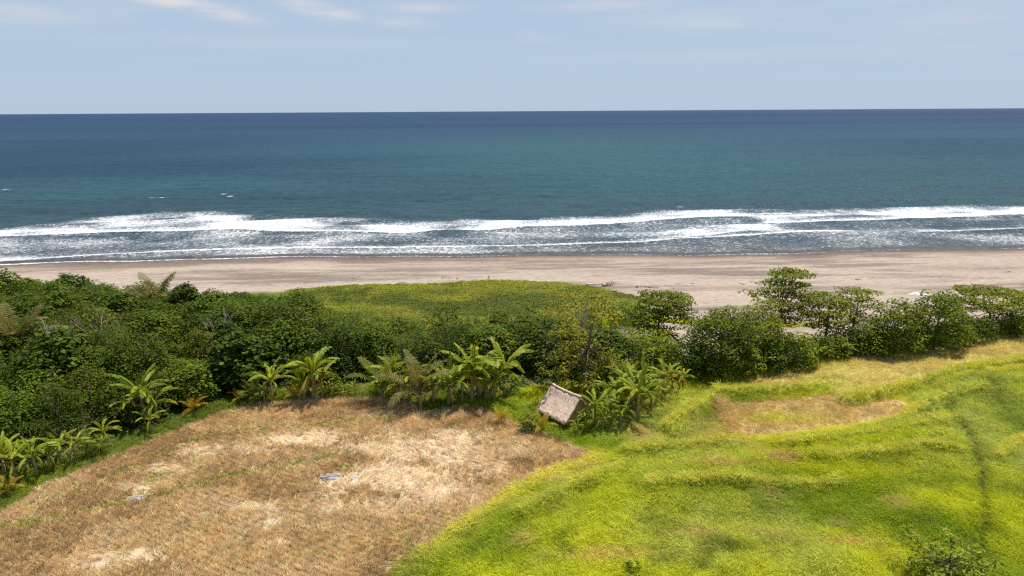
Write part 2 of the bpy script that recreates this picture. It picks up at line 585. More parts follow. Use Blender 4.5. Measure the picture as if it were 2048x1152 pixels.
def meadow_colour(X, Y):
    n1 = fbm(X * 0.16, Y * 0.16, 4, 11)
    n2 = fbm(X * 0.5, Y * 0.5, 3, 12)
    n3 = fbm(X * 0.07, Y * 0.07, 3, 13)
    c = np.broadcast_to(GREEN, X.shape + (3,)).copy()
    c = lerp(c, LIME, sstep(0.30, 0.58, n1))
    c = lerp(c, PALE, sstep(0.58, 0.75, n3) * 0.6)
    c = lerp(c, DEEP, sstep(0.56, 0.72, n2) * 0.45)
    # as surveyed from above
    for u, v, ru, rv, col, k in (
            (1600, 900, 120, 26, LIME, .9), (1330, 880, 60, 22, DEEP, .35), (1200, 890, 70, 22, GREEN, .8), (1700, 905, 160, 22, LIME, .5),
            (1880, 880, 100, 70, PALE, .75), (2000, 900, 60, 110, PALE, .75), (2030, 1060, 50, 90, LIME, .8), (1960, 800, 120, 22, PALE, .6), (1700, 880, 130, 14, LIME, .7), (1780, 930, 70, 22, DEEP, .4), (1500, 980, 220, 40, GREEN, .4),
            (1100, 1010, 160, 45, GREEN, .7), (1280, 1010, 160, 30, LIME, .5), (1000, 1080, 90, 40, GREEN, .6), (1420, 945, 120, 16, LIME, .5),
            (1440, 940, 70, 6, DRY, .8), (1570, 930, 36, 10, DRY, .9), (1480, 900, 40, 5, OCHRE, .8), (1530, 917, 30, 7, DRY, .7), (1795, 1020, 26, 12, DRY, .95),
            (1390, 1085, 50, 10, DRY, .6), (1210, 1120, 90, 14, DRY, .6), (1050, 1085, 26, 12, DRY, .7), (1700, 1100, 70, 9, DRY, .65), (1540, 1082, 60, 14, BROWN, .35),
            (1460, 1110, 70, 14, DEEP, .5), (1540, 995, 20, 10, BROWN, .6), (1680, 1058, 22, 8, BROWN, .6), (1290, 880, 22, 12, DRY, .95), (1275, 860, 26, 8, DRY, .8),
            (1100, 960, 70, 14, OCHRE, .6), (1010, 1000, 60, 10, YELLOW, .5), (880, 1090, 50, 12, YELLOW, .5), (1150, 935, 70, 10, DRY, .6),
            (1390, 860, 70, 30, OCHRE, .45), (1430, 870, 30, 22, DRY, .3), (1380, 770, 60, 20, LIME, .7), (1420, 760, 60, 12, LIME, .5), (1100, 840, 60, 14, GREEN, .8), (1130, 870, 50, 12, DEEP, .35)):
        c = lerp(c, col, np.clip(spot(u, v, ru, rv, X, Y) * k * (0.75 + 0.8 * n2), 0, 1))
    for pl, col, w, k in ((bund_a, YELLOW, 0.5, .8), (bund_b, YELLOW, 0.5, .8), (bund_c, DRY, 1.0, 1.1), (bund_d, YELLOW, 0.8, .7), (bund_e, YELLOW, 1.1, .85),
                          (ridge_a, PALE, 0.9, .7), (ridge_b, PALE, 0.8, .7), (ridge_c, LIME, 0.8, .6), (bund_i, YELLOW, .5, .6), (furrow_a, DEEP, 0.5, .75), (furrow_b, DEEP, 0.7, .7)):
        c = lerp(c, col, np.clip(np.exp(-(dist_line(pl, X, Y) / w) ** 2) * k * (0.75 + 0.5 * n1), 0, 1))
    for pl in CONTOURS:
        d = dist_line(pl, X, Y)
        c = lerp(c, GREEN, np.exp(-(d / 1.0) ** 2) * .5)  # shaded flank painted as greener grass, lit lip as a yellow line
        c = lerp(c, YELLOW, np.clip(np.exp(-(d / .38) ** 2) * (.35 + .7 * n2), 0, 1))
    pa = sstep(-0.3, 1.0, sdist(paddy_a, X, Y) + (n2 - 0.5) * 1.5)
    c = lerp(c, lerp(np.broadcast_to(OCHRE, c.shape), BROWN, sstep(0.45, 0.72, n2) * 0.4), pa * 0.97)
    c = lerp(c, LIME * 0.8, pa * sstep(0.6, 0.8, n1) * 0.35)
    pb = sstep(-0.2, 0.8, sdist(paddy_b, X, Y) + (n2 - 0.5) * 0.9)
    c = lerp(c, lerp(np.broadcast_to(BROWN * 1.1, c.shape), DRY, sstep(0.4, 0.62, n2)), pb * 0.9)
    c = lerp(c, LIME, pb * spot(1560, 835, 90, 10, X, Y) * .7)
    for pl in (bund_a, bund_b):  # shade of the bund sides painted green, sunlit crest painted yellow
        d = dist_line(pl, X, Y)
        c = lerp(c, GREEN, np.exp(-(d / .75) ** 2) * .6)
        c = lerp(c, YELLOW, np.exp(-(d / .3) ** 2) * .7)
    return c


track_a = line([(-60, 1062), (60, 1046), (180, 1020), (330, 985), (470, 948), (570, 930), (640, 918)])
track_b = line([(60, 1010), (190, 968), (330, 905), (430, 868), (560, 856), (700, 842), (800, 832)])
track_c = line([(600, 1110), (700, 1085), (800, 1060), (830, 1110)])


def laid(X, Y):
    """how far the straw is flattened, 0 standing stubble .. 1 loose pale straw"""
    n = fbm(X * 0.35, Y * 0.35, 3, 21)
    s = np.zeros(X.shape)
    for u, v, ru, rv, k in ((860, 900, 120, 32, 1.1), (900, 880, 60, 24, 1.0), (620, 880, 120, 18, 1.0), (780, 955, 170, 36, .9), (720, 900, 90, 20, .8), (520, 900, 70, 14, .7), (420, 900, 60, 16, .7),
                            (330, 940, 60, 20, .9), (290, 975, 60, 16, .8), (760, 1010, 120, 26, .7), (860, 980, 120, 26, .7), (560, 960, 60, 12, .4), (250, 1115, 70, 16, 1.1), (190, 1135, 60, 14, .8),
                            (540, 1050, 40, 22, .6), (500, 1012, 60, 9, .6), (1010, 900, 60, 22, .5), (960, 850, 60, 12, .4), (530, 1085, 22, 12, .6), (410, 1035, 24, 9, .5), (1000, 940, 60, 18, .55)):
        s = np.maximum(s, k * spot(u, v, ru, rv, X, Y))
    s = s + (n - 0.5) * 1.1
    return np.clip(sstep(0.12, 0.95, s), 0, 1)


def weeds(X, Y):
    n = fbm(X * 0.8, Y * 0.8, 2, 23)
    g = np.zeros(X.shape)
    for u, v, ru, rv in ((320, 950, 30, 8), (365, 935, 20, 7), (300, 965, 26, 6), (240, 975, 12, 6), (880, 836, 14, 6), (900, 852, 9, 3), (812, 870, 20, 4), (660, 908, 22, 5), (695, 903, 14, 4),
                         (700, 937, 20, 5), (632, 966, 7, 5), (680, 932, 22, 4), (770, 918, 24, 3), (258, 1108, 9, 10), (940, 866, 5, 8), (255, 985, 14, 6), (760, 835, 26, 5), (700, 840, 26, 5), (530, 868, 18, 5), (800, 1122, 20, 8)):
        g = np.maximum(g, spot(u, v, ru, rv, X, Y))
    for pl, w, k in ((track_a, 0.60, .70), (track_b, 0.55, .68), (track_c, 0.45, .5)):
        g = np.maximum(g, k * np.exp(-(dist_line(pl, X, Y) / w) ** 2))
    return np.clip(sstep(0.28, 0.7, g * (0.55 + 0.9 * n)), 0, 1)


def sand_colour(X, Y):
    ys = y_shore(X)
    d = ys - Y
    dry = C(0.36, 0.29, 0.235)
    dark = C(0.165, 0.132, 0.112)
    n = fbm(X * 0.035, Y * 0.22, 4, 31)
    n2 = fbm(X * 0.11, Y * 0.75, 4, 32)
    c = np.broadcast_to(dry, X.shape + (3,)).copy()
    c = lerp(c, dark, sstep(0.47, 0.64, n * 0.6 + n2 * 0.4) * 0.8)
    for u, v, ru, rv, k in ((430, 545, 120, 6, .8), (600, 555, 120, 7, .7), (760, 552, 120, 6, .6), (1340, 545, 110, 7, .75), (1500, 550, 130, 6, .5), (1950, 540, 130, 8, .55), (1180, 545, 80, 5, .4)):
        c = lerp(c, dark, spot(u, v, ru, rv, X, Y, -2.0) * k * (0.35 + 1.1 * n2))
    for u, v, ru, rv, k in ((600, 533, 160, 5, .7), (900, 530, 160, 5, .7), (1760, 570, 150, 14, .8), (1450, 590, 120, 14, .5), (300, 540, 120, 5, .5)):
        c = lerp(c, dry * 1.12, spot(u, v, ru, rv, X, Y, -2.0) * k)
    wet = np.exp(-(np.maximum(d, 0) / 4.2) ** 1.5) * (0.8 + 0.45 * n2)
    c = lerp(c, C(0.115, 0.082, 0.066), np.clip(wet, 0, 1) * 0.95)
    return c


def ground_colour(X, Y):
    c = meadow_colour(X, Y) * 0.62
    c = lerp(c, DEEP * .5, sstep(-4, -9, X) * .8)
    st = sstep(-0.25, 0.25, sdist(stubble_poly, X, Y))
    lf = laid(X, Y)
    wf = weeds(X, Y)
    fld = lerp(np.broadcast_to(STUB * 0.42, c.shape), STRAW * .72, lf)
    fld = lerp(fld, GREEN * 0.8, wf * 0.8)
    for u, v, ru, rv in ((560, 1085, 16, 10), (280, 1103, 24, 12), (205, 1125, 24, 10), (545, 1045, 18, 12), (895, 895, 30, 14), (865, 915, 16, 10)):
        fld = lerp(fld, C(0.50, 0.40, 0.30), spot(u, v, ru, rv, X, Y) * .8)
    c = lerp(c, fld, st)
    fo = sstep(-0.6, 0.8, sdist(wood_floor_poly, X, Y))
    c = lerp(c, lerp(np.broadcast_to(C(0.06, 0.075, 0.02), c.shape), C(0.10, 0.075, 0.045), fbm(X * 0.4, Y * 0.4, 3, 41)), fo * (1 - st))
    yb = np.interp(X, beach_back[:, 0], beach_back[:, 1])
    vi = sstep(-0.8, 0.8, sdist(vine_poly, X, Y))
    be = sstep(-1.0, 1.0, Y - yb + 2.0 * (fbm(X * 0.3, Y * 0.3, 3, 42) - 0.5)) * (1 - vi)
    be = np.maximum(be, (1 - vi) * sstep(12, 18, X) * sstep(-1.5, 1.5, Y - (75.5 + .33 * (X - 29)) + 3 * (fbm(X * .3, Y * .3, 3, 43) - .5)))
    c = lerp(c, sand_colour(X, Y), be)
    c = lerp(c, C(0.17, 0.19, 0.02), vi)
    for u, v, ru, rv in ((1010, 650, 60, 5), (1120, 648, 40, 5)):
        c = lerp(c, C(0.34, 0.26, 0.17), spot(u, v, ru, rv, X, Y, -1.2))
    return c, be


def ground_material():
    m, t, out = new_mat('ground_cover')
    a = attr_node(t, 'gcol')
    s = attr_node(t, 'sandy')
    geo = NN(t, 'ShaderNodeNewGeometry')
    mp = NN(t, 'ShaderNodeMapping')
    mp.inputs['Scale'].default_value = (0.35, 1.0, 1.0)
    t.links.new(geo.outputs['Position'], mp.inputs[0])
    n1 = NN(t, 'ShaderNodeTexNoise')
    n1.inputs['Scale'].default_value = 2.2
    n1.inputs['Detail'].default_value = 7
    n1.inputs['Roughness'].default_value = 0.68
    t.links.new(mp.outputs[0], n1.inputs['Vector'])
    n2 = NN(t, 'ShaderNodeTexNoise')
    n2.inputs['Scale'].default_value = 14.0
    n2.inputs['Detail'].default_value = 4
    t.links.new(geo.outputs['Position'], n2.inputs['Vector'])
    k = math_node(t, 'MULTIPLY', smooth_node(t, n1.outputs['Fac'], 0.25, 0.75, 0.72, 1.26), smooth_node(t, n2.outputs['Fac'], 0.25, 0.75, 0.82, 1.18))
    cmb = NN(t, 'ShaderNodeCombineColor')
    for i in range(3):
        t.links.new(k, cmb.inputs[i])
    col = mix_col(t, 1.0, a.outputs['Color'], cmb.outputs[0], 'MULTIPLY')
    # scattered dark flecks and shell bits on the sand
    vo = NN(t, 'ShaderNodeTexVoronoi')
    vo.inputs['Scale'].default_value = 0.9
    t.links.new(geo.outputs['Position'], vo.inputs['Vector'])
    fl = math_node(t, 'MULTIPLY', smooth_node(t, vo.outputs['Distance'], 0.10, 0.05), s.outputs['Fac'])
    col = mix_col(t, math_node(t, 'MULTIPLY', fl, 0.55), col, (0.10, 0.075, 0.06))
    p = NN(t, 'ShaderNodeBsdfPrincipled')
    t.links.new(col, p.inputs['Base Color'])
    p.inputs['Roughness'].default_value = 0.9
    p.inputs['Specular IOR Level'].default_value = 0.15
    b = NN(t, 'ShaderNodeBump')
    b.inputs['Strength'].default_value = 0.5
    b.inputs['Distance'].default_value = 0.12
    h = math_node(t, 'ADD', n1.outputs['Fac'], math_node(t, 'MULTIPLY', n2.outputs['Fac'], 0.4))
    t.links.new(h, b.inputs['Height'])
    t.links.new(b.outputs[0], p.inputs['Normal'])
    t.links.new(p.outputs[0], out.inputs[0])
    return m


def graded(lo, hi, step, far_lo, far_hi, g=1.18):
    a = list(np.arange(lo, hi + 1e-6, step))
    s = step
    while a[-1] < far_hi:
        s *= g
        a.append(min(a[-1] + s, far_hi))
    s = step
    pre = [a[0]]
    while pre[-1] > far_lo:
        s *= g
        pre.append(max(pre[-1] - s, far_lo))
    return np.array(pre[:0:-1] + a)


def build_ground():
    xs = graded(-62, 78, 0.36, -6000, 6000)
    ys_ = np.concatenate([graded(28, 72, 0.30, -1500, 72)[:-1], np.arange(72, 118, 0.45), np.arange(118, 152, 0.7), np.array([156, 162, 172, 190, 220, 270, 340])])
    X, Y = np.meshgrid(xs, ys_)
    Xf, Yf = X.ravel(), Y.ravel()
    Z = ground_z(Xf, Yf)
    col, be = ground_colour(Xf, Yf)
    nx, ny = len(xs), len(ys_)
    i = np.arange((nx - 1) * (ny - 1))
    r, c = i // (nx - 1), i % (nx - 1)
    q = np.stack([r * nx + c, r * nx + c + 1, (r + 1) * nx + c + 1, (r + 1) * nx + c], 1)
    cxm = (Xf[q[:, 0]] + Xf[q[:, 1]]) / 2
    cym = (Yf[q[:, 0]] + Yf[q[:, 3]]) / 2
    isstub = inside(stubble_poly, cxm, cym)
    isvine = inside(vine_poly, cxm, cym)
    isbeach = (cym > np.interp(cxm, beach_back[:, 0], beach_back[:, 1])) & ~isvine
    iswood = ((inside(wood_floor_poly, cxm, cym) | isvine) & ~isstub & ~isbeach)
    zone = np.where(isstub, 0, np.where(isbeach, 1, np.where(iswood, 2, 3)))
    mat = ground_material()
    V = np.stack([Xf, Yf, Z], 1)
    # one set of normals for the whole sheet, so that the pieces meet without a seam
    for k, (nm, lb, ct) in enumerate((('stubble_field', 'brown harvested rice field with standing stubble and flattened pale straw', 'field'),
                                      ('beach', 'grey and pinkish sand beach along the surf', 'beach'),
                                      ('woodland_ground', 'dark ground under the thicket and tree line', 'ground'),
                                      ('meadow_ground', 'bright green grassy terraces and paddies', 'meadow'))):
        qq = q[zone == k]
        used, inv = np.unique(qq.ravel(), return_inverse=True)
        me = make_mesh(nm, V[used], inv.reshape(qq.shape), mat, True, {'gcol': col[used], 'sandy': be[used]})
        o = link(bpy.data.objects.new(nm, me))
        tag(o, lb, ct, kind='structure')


build_ground()

# ------------------------------------------------------------------ sea
CREST = []   # (crest line, sea-side limit of its foam, wave height, strength)


def crest(front, top, hgt, k=1.0, lace=0.55):
    a = line(front, SEA)
    b = line(top, SEA)
    CREST.append((a, b, hgt, k, lace))


crest([(-400, 492), (0, 475), (150, 467), (360, 462), (600, 465), (800, 466), (950, 461), (1100, 455), (1250, 447), (1350, 441), (1440, 438), (1580, 436)],
      [(-400, 470), (0, 456), (150, 438), (250, 427), (350, 418), (420, 419), (520, 428), (700, 434), (900, 440), (1050, 437), (1200, 430), (1300, 424), (1440, 419), (1580, 417)], 0.36, 1.0, 0.74)
crest([(140, 487), (250, 478), (345, 467)], [(140, 484), (250, 473), (345, 464)], 0.4, 0.9)
crest([(-400, 548), (-100, 530), (0, 525), (150, 516), (300, 508), (400, 503), (550, 499), (800, 498), (1000, 495), (1150, 490), (1280, 486), (1450, 474), (1600, 468), (1760, 465)],
      [(-400, 538), (-100, 522), (0, 517), (150, 511), (300, 503), (400, 500), (550, 493), (800, 495), (1000, 492), (1150, 486), (1280, 478), (1450, 462), (1600, 464), (1760, 462)], 0.30, 0.98, 0.6)
crest([(1260, 484), (1330, 477), (1420, 472), (1500, 465), (1640, 460)], [(1260, 474), (1330, 456), (1420, 446), (1500, 443), (1640, 450)], 0.25, 0.95, 0.66)
crest([(1480, 448), (1600, 445), (1700, 442), (1850, 436), (2048, 431), (2400, 425), (3000, 418)], [(1480, 428), (1600, 420), (1700, 415), (1850, 411), (2048, 409), (2400, 406), (3000, 402)], 0.40, 1.0, 0.74)
crest([(1780, 469), (1950, 463), (2048, 460), (2400, 454), (3000, 447)], [(1780, 462), (1950, 450), (2048, 445), (2400, 440), (3000, 436)], 0.28, 0.95, 0.55)
crest([(1390, 434), (1480, 430), (1560, 428), (1640, 426)], [(1390, 424), (1480, 415), (1560, 412), (1640, 412)], 0.3, 0.8, 0.62)
crest([(-60, 438), (0, 434), (45, 431)], [(-60, 430), (0, 426), (45, 428)], 0.2, 0.7, 0.5)
swell = [(line([(1080, 432), (1180, 426), (1350, 419), (1500, 412), (1700, 405), (2048, 398)], SEA), 0.8),
         (line([(420, 418), (600, 424), (800, 426), (1000, 421), (1150, 414)], SEA), 0.5),
         (line([(1430, 446), (1480, 444), (1530, 441)], SEA), 0.7),
         (line([(1500, 383), (1800, 376), (2048, 370)], SEA), 0.7), (line([(-50, 405), (300, 398), (700, 396)], SEA), 0.5)]


def surf(X, Y):
    """foam cover and height of the water near the shore"""
    foam = np.zeros(X.shape)
    hgt = np.zeros(X.shape)
    wob = 3.0 * (fbm(X * 0.05, Y * 0.02, 3, 51) - 0.5) + 1.6 * (fbm(X * 0.3, Y * 0.1, 2, 52) - 0.5)
    n = np.clip(.5 + 1.5 * (fbm(X * 0.07, Y * 0.10, 4, 53) - .5), 0, 1)
    for a, b, h, k, lace in CREST:
        x0, x1 = a[0, 0], a[-1, 0]
        yc = np.interp(X, a[:, 0], a[:, 1]) + wob * 0.5
        yt = np.interp(X, b[:, 0], b[:, 1]) + wob * 1.5
        env = sstep(x0 - 1, x0 + 12, X) * sstep(x1 + 1, x1 - 12, X)
        w = np.maximum(yt - yc, 1.5)
        s = Y - yc
        front = sstep(-0.8, 0.4, s)
        band = front * np.exp(-np.maximum(s, 0) / np.clip(w * 0.30, 2.2, 8)) * 1.0
        body = front * sstep(w * 1.25, w * 0.5, s) * np.minimum(lace * (0.40 + 1.1 * n), .8)
        foam = np.maximum(foam, k * env * np.maximum(band * (0.75 + 0.5 * n), body))
        hgt = np.maximum(hgt, h * env * np.where(s > 0, np.exp(-(s / 7.5) ** 2), np.exp(-(s / 1.0) ** 2)))
    for a, h in swell:
        x0, x1 = a[0, 0], a[-1, 0]
        yc = np.interp(X, a[:, 0], a[:, 1]) + wob * 0.5
        env = sstep(x0 - 1, x0 + 25, X) * sstep(x1 + 1, x1 - 25, X)
        s = Y - yc
        hgt = np.maximum(hgt, h * env * np.where(s > 0, np.exp(-(s / 7) ** 2), np.exp(-(s / 2.4) ** 2)))
    ys = y_shore(X)
    # lace of old foam between the breakers and the sand, thin wash at the edge
    d = Y - ys
    inner = np.interp(X, CREST[0][0][:, 0], CREST[0][0][:, 1], right=999)
    inner = np.where(X > CREST[0][0][-1, 0], np.interp(X, CREST[4][0][:, 0], CREST[4][0][:, 1]), inner)
    leftness = sstep(60, -40, X)
    old = (0.36 + 0.10 * leftness) * sstep(1.5, 5, d) * sstep(2, -1, Y - inner) * (0.5 + 1.0 * n)
    foam = np.maximum(foam, old)
    edge = np.exp(-((d - 0.8) / 0.7) ** 2) * (0.35 + 0.45 * sstep(-20, -90, X) + 0.5 * (n - 0.4))
    foam = np.maximum(foam, edge)
    # a few whitecaps far out
    for u, v in ((1360, 418), (447, 387), (461, 395), (12, 379), (305, 398), (324, 396)):
        c = at(u, v, SEA)
        foam = np.maximum(foam, 0.9 * np.exp(-((X - c[0]) / (0.0045 * c[1] + .3)) ** 2 - ((Y - c[1]) / (0.0035 * c[1])) ** 2))
    return np.clip(foam, 0, 1), hgt


def water_colour(X, Y):
    ys = y_shore(X)
    d = np.maximum(Y - ys, 0)
    stops = np.array([0, 12, 40, 80, 150, 320, 700, 1300, 2600, 6000, 40000.])
    rgb = np.array([[.090, .084, .082], [.054, .070, .088], [.038, .062, .084], [.027, .060, .076], [.021, .063, .086], [.019, .063, .094], [.016, .058, .098], [.013, .046, .092], [.010, .037, .090], [.010, .037, .095], [.015, .050, .110]])
    c = np.stack([np.interp(d, stops, rgb[:, k]) for k in range(3)], -1)
    n = fbm(np.log(d + 20) * 3.1 + 5, X / (d + 60) * 1.1 + 9, 3, 61)
    c = lerp(c, c * np.array([0.75, 0.62, 0.80]), sstep(0.48, 0.66, n) * 0.6 * sstep(30, 120, d))
    # cloud shadows painted as darker water, then lighter teal tongues off the coast
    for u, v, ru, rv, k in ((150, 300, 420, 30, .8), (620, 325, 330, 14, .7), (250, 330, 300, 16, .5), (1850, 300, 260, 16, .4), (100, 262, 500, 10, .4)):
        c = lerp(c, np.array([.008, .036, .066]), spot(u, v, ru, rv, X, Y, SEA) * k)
    for u, v, ru, rv, k in ((1150, 300, 420, 26, .7), (1300, 350, 500, 30, .6), (420, 372, 400, 12, .4), (150, 395, 260, 10, .4), (1850, 400, 300, 10, .4)):
        c = lerp(c, np.array([.026, .084, .098]), spot(u, v, ru, rv, X, Y, SEA) * k)
    return c


def sea_material():
    m, t, out = new_mat('sea_water')
    geo = NN(t, 'ShaderNodeNewGeometry')
    wc = attr_node(t, 'wcol')
    fa = attr_node(t, 'foam')
    p = NN(t, 'ShaderNodeMixShader')
    body = NN(t, 'ShaderNodeBsdfDiffuse')
    
    gl = NN(t, 'ShaderNodeBsdfGlossy')
    gl.inputs['Roughness'].default_value = 0.25
    fr = NN(t, 'ShaderNodeFresnel')
    fr.inputs['IOR'].default_value = 1.33
    t.links.new(math_node(t, 'MULTIPLY', math_node(t, 'MINIMUM', fr.outputs[0], 0.55), 0.26), p.inputs[0])
    t.links.new(body.outputs[0], p.inputs[1])
    t.links.new(gl.outputs[0], p.inputs[2])
    # wind ripples, longer along the shore
    mp = NN(t, 'ShaderNodeMapping')
    mp.inputs['Scale'].default_value = (0.55, 1.0, 1.0)
    mp.inputs['Rotation'].default_value = (0, 0, math.radians(8))
    t.links.new(geo.outputs['Position'], mp.inputs[0])
    n1 = NN(t, 'ShaderNodeTexNoise')
    n1.inputs['Scale'].default_value = 0.55
    n1.inputs['Detail'].default_value = 5
    n1.inputs['Roughness'].default_value = 0.62
    t.links.new(mp.outputs[0], n1.inputs['Vector'])
    n2 = NN(t, 'ShaderNodeTexNoise')
    n2.inputs['Scale'].default_value = 0.07
    n2.inputs['Detail'].default_value = 3
    t.links.new(mp.outputs[0], n2.inputs['Vector'])
    kk = smooth_node(t, n1.outputs['Fac'], 0.25, 0.75, 0.74, 1.26)  # light and dark of the ripples painted into the water colour
    ck = NN(t, 'ShaderNodeCombineColor')
    for i in range(3):
        t.links.new(kk, ck.inputs[i])
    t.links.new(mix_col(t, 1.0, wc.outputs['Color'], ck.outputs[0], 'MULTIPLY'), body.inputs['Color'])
    h = math_node(t, 'ADD', n1.outputs['Fac'], math_node(t, 'MULTIPLY', n2.outputs['Fac'], 4.0))
    b = NN(t, 'ShaderNodeBump')
    b.inputs['Strength'].default_value = 0.9
    b.inputs['Distance'].default_value = 0.9
    t.links.new(h, b.inputs['Height'])
    t.links.new(b.outputs[0], gl.inputs['Normal'])
    t.links.new(b.outputs[0], body.inputs['Normal'])
    t.links.new(b.outputs[0], fr.inputs['Normal'])
    # foam lace
    n3 = NN(t, 'ShaderNodeTexNoise')
    n3.inputs['Scale'].default_value = 1.7
    n3.inputs['Detail'].default_value = 6
    n3.inputs['Roughness'].default_value = 0.65
    n3.inputs['Distortion'].default_value = 1.2
    mp3 = NN(t, 'ShaderNodeMapping')
    mp3.inputs['Scale'].default_value = (0.75, 0.55, 1.0)
    t.links.new(geo.outputs['Position'], mp3.inputs[0])
    t.links.new(mp3.outputs[0], n3.inputs['Vector'])
    th = math_node(t, 'SUBTRACT', 0.80, math_node(t, 'MULTIPLY', fa.outputs['Fac'], 0.60))
    dd = math_node(t, 'SUBTRACT', n3.outputs['Fac'], th)
    mask = math_node(t, 'MULTIPLY', smooth_node(t, dd, -0.12, 0.22), 0.95)
    milk = math_node(t, 'MULTIPLY', smooth_node(t, fa.outputs['Fac'], 0.25, 0.95), 0.45)
    mask = math_node(t, 'MAXIMUM', mask, milk)
    fo = NN(t, 'ShaderNodeBsdfPrincipled')
    fo.inputs['Base Color'].default_value = (0.70, 0.72, 0.735, 1)
    fo.inputs['Roughness'].default_value = 0.8
    b2 = NN(t, 'ShaderNodeBump')
    b2.inputs['Strength'].default_value = 0.6
    b2.inputs['Distance'].default_value = 0.3
    t.links.new(n3.outputs['Fac'], b2.inputs['Height'])
    t.links.new(b2.outputs[0], fo.inputs['Normal'])
    mx = NN(t, 'ShaderNodeMixShader')
    t.links.new(mask, mx.inputs[0])
    t.links.new(p.outputs[0], mx.inputs[1])
    t.links.new(fo.outputs[0], mx.inputs[2])
    t.links.new(mx.outputs[0], out.inputs[0])
    return m


def build_sea():
    xs = graded(-190, 230, 0.85, -60000, 60000, 1.22)
    ys_ = graded(118, 250, 0.45, 112, 90000, 1.035)
    X, Y = np.meshgrid(xs, ys_)
    X, Y = X.ravel(), Y.ravel()
    foam, h = surf(X, Y)
    d = Y - y_shore(X)
    near = sstep(900, 200, Y)
    z = SEA + near * sstep(2, 30, d) * (0.22 * np.sin(Y * 0.42 + 2.5 * fbm(X * 0.012, Y * 0.02, 2, 71) * 6) + 0.55 * (fbm(X * 0.06, Y * 0.22, 3, 72) - 0.5))
    z = z + h * sstep(-1, 5, d) + foam * 0.12 * (fbm(X * 0.8, Y * 0.8, 2, 73)) * sstep(0, 4, d)
    nx, ny = len(xs), len(ys_)
    i = np.arange((nx - 1) * (ny - 1))
    r, c = i // (nx - 1), i % (nx - 1)
    q = np.stack([r * nx + c, r * nx + c + 1, (r + 1) * nx + c + 1, (r + 1) * nx + c], 1)
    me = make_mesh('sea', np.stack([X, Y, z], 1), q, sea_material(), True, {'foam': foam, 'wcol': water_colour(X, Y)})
    o = link(bpy.data.objects.new('sea', me))
    tag(o, 'blue and teal ocean with white breaking surf', 'sea', kind='structure')


build_sea()


# ------------------------------------------------------------------ foliage builders
def unit(v):
    return v / np.maximum(np.linalg.norm(v, axis=-1, keepdims=True), 1e-6)


def leaf_cloud(r, C_, N_, L, Wd, fold=0.12):
    """one folded two-triangle leaf per point: C_ centres, N_ blade normals, L lengths"""
    n = len(C_)
    rnd = r.normal(size=(n, 3))
    ax = unit(np.cross(N_, rnd))
    sd = np.cross(N_, ax)
    L = L[:, None]
    w = L * Wd
    V = np.stack([C_ - ax * L * .5, C_ + sd * w * .5 - N_ * L * fold, C_ + ax * L * .5 - N_ * L * fold, C_ - sd * w * .5 - N_ * L * fold], 1).reshape(-1, 3)
    b = np.arange(n)[:, None] * 4
    T = np.concatenate([b + np.array([0, 1, 2]), b + np.array([0, 2, 3])], 0)
    return V, T


def crown_mesh(name, seed, lobes, per_area, leaf, mat, wd=0.7, up=0.8, bias=0.0):
    """lobes: (x, y, z, rx, rz). Leaves sit on and just inside the skin of each lobe."""
    r = np.random.default_rng(seed)
    Cs, Ns, Ls, Vv = [], [], [], []
    for (x, y, z, rx, rz) in lobes:
        n = max(6, int(per_area * rx * (rx * 0.5 + rz * 0.5) * 12))
        d = unit(r.normal(size=(n, 3)))
        d[:, 2] = np.where(r.random(n) < 0.62, np.abs(d[:, 2]), d[:, 2])
        rad = 1.0 - 0.45 * r.random(n) ** 2
        c = np.array([x, y, z]) + d * rad[:, None] * np.array([rx, rx, rz])
        Cs.append(c)
        Ns.append(unit(d * np.array([1, 1, 1.1]) * 0.7 + np.array([0, 0, up]) + r.normal(size=(n, 3)) * 0.38))
        Ls.append(leaf * r.uniform(0.65, 1.25, n))
        Vv.append(np.clip(bias + r.normal(0.42, 0.20, n) + r.normal(0, 0.09), 0, 1))
    Cs, Ns, Ls, Vv = map(np.concatenate, (Cs, Ns, Ls, Vv))
    V, T = leaf_cloud(r, Cs, Ns, Ls, wd)
    return make_mesh(name, V, T, mat, False, {'v': np.repeat(Vv, 4)})


def dome_lobes(seed, rx, h0, h1, n, lr):
    """lobes over a rounded crown between heights h0 and h1"""
    r = np.random.default_rng(seed)
    out = []
    zc = h0 + (h1 - h0) * 0.38
    for k in range(n):
        t = (k + 0.5) / n
        ph = k * 2.39996 + r.normal(0, 0.2)
        cz = 1.0 - 1.55 * t
        s = math.sqrt(max(0.0, 1 - cz * cz))
        j = r.uniform(0.78, 1.08)
        z = zc + (cz * (h1 - zc) if cz > 0 else cz * (zc - h0)) * j
        q = lr * r.uniform(0.7, 1.35)
        out.append((math.cos(ph) * s * (rx - lr * .5) * j, math.sin(ph) * s * (rx - lr * .5) * j, z - q * 0.5, q, q * 0.8))
    return out


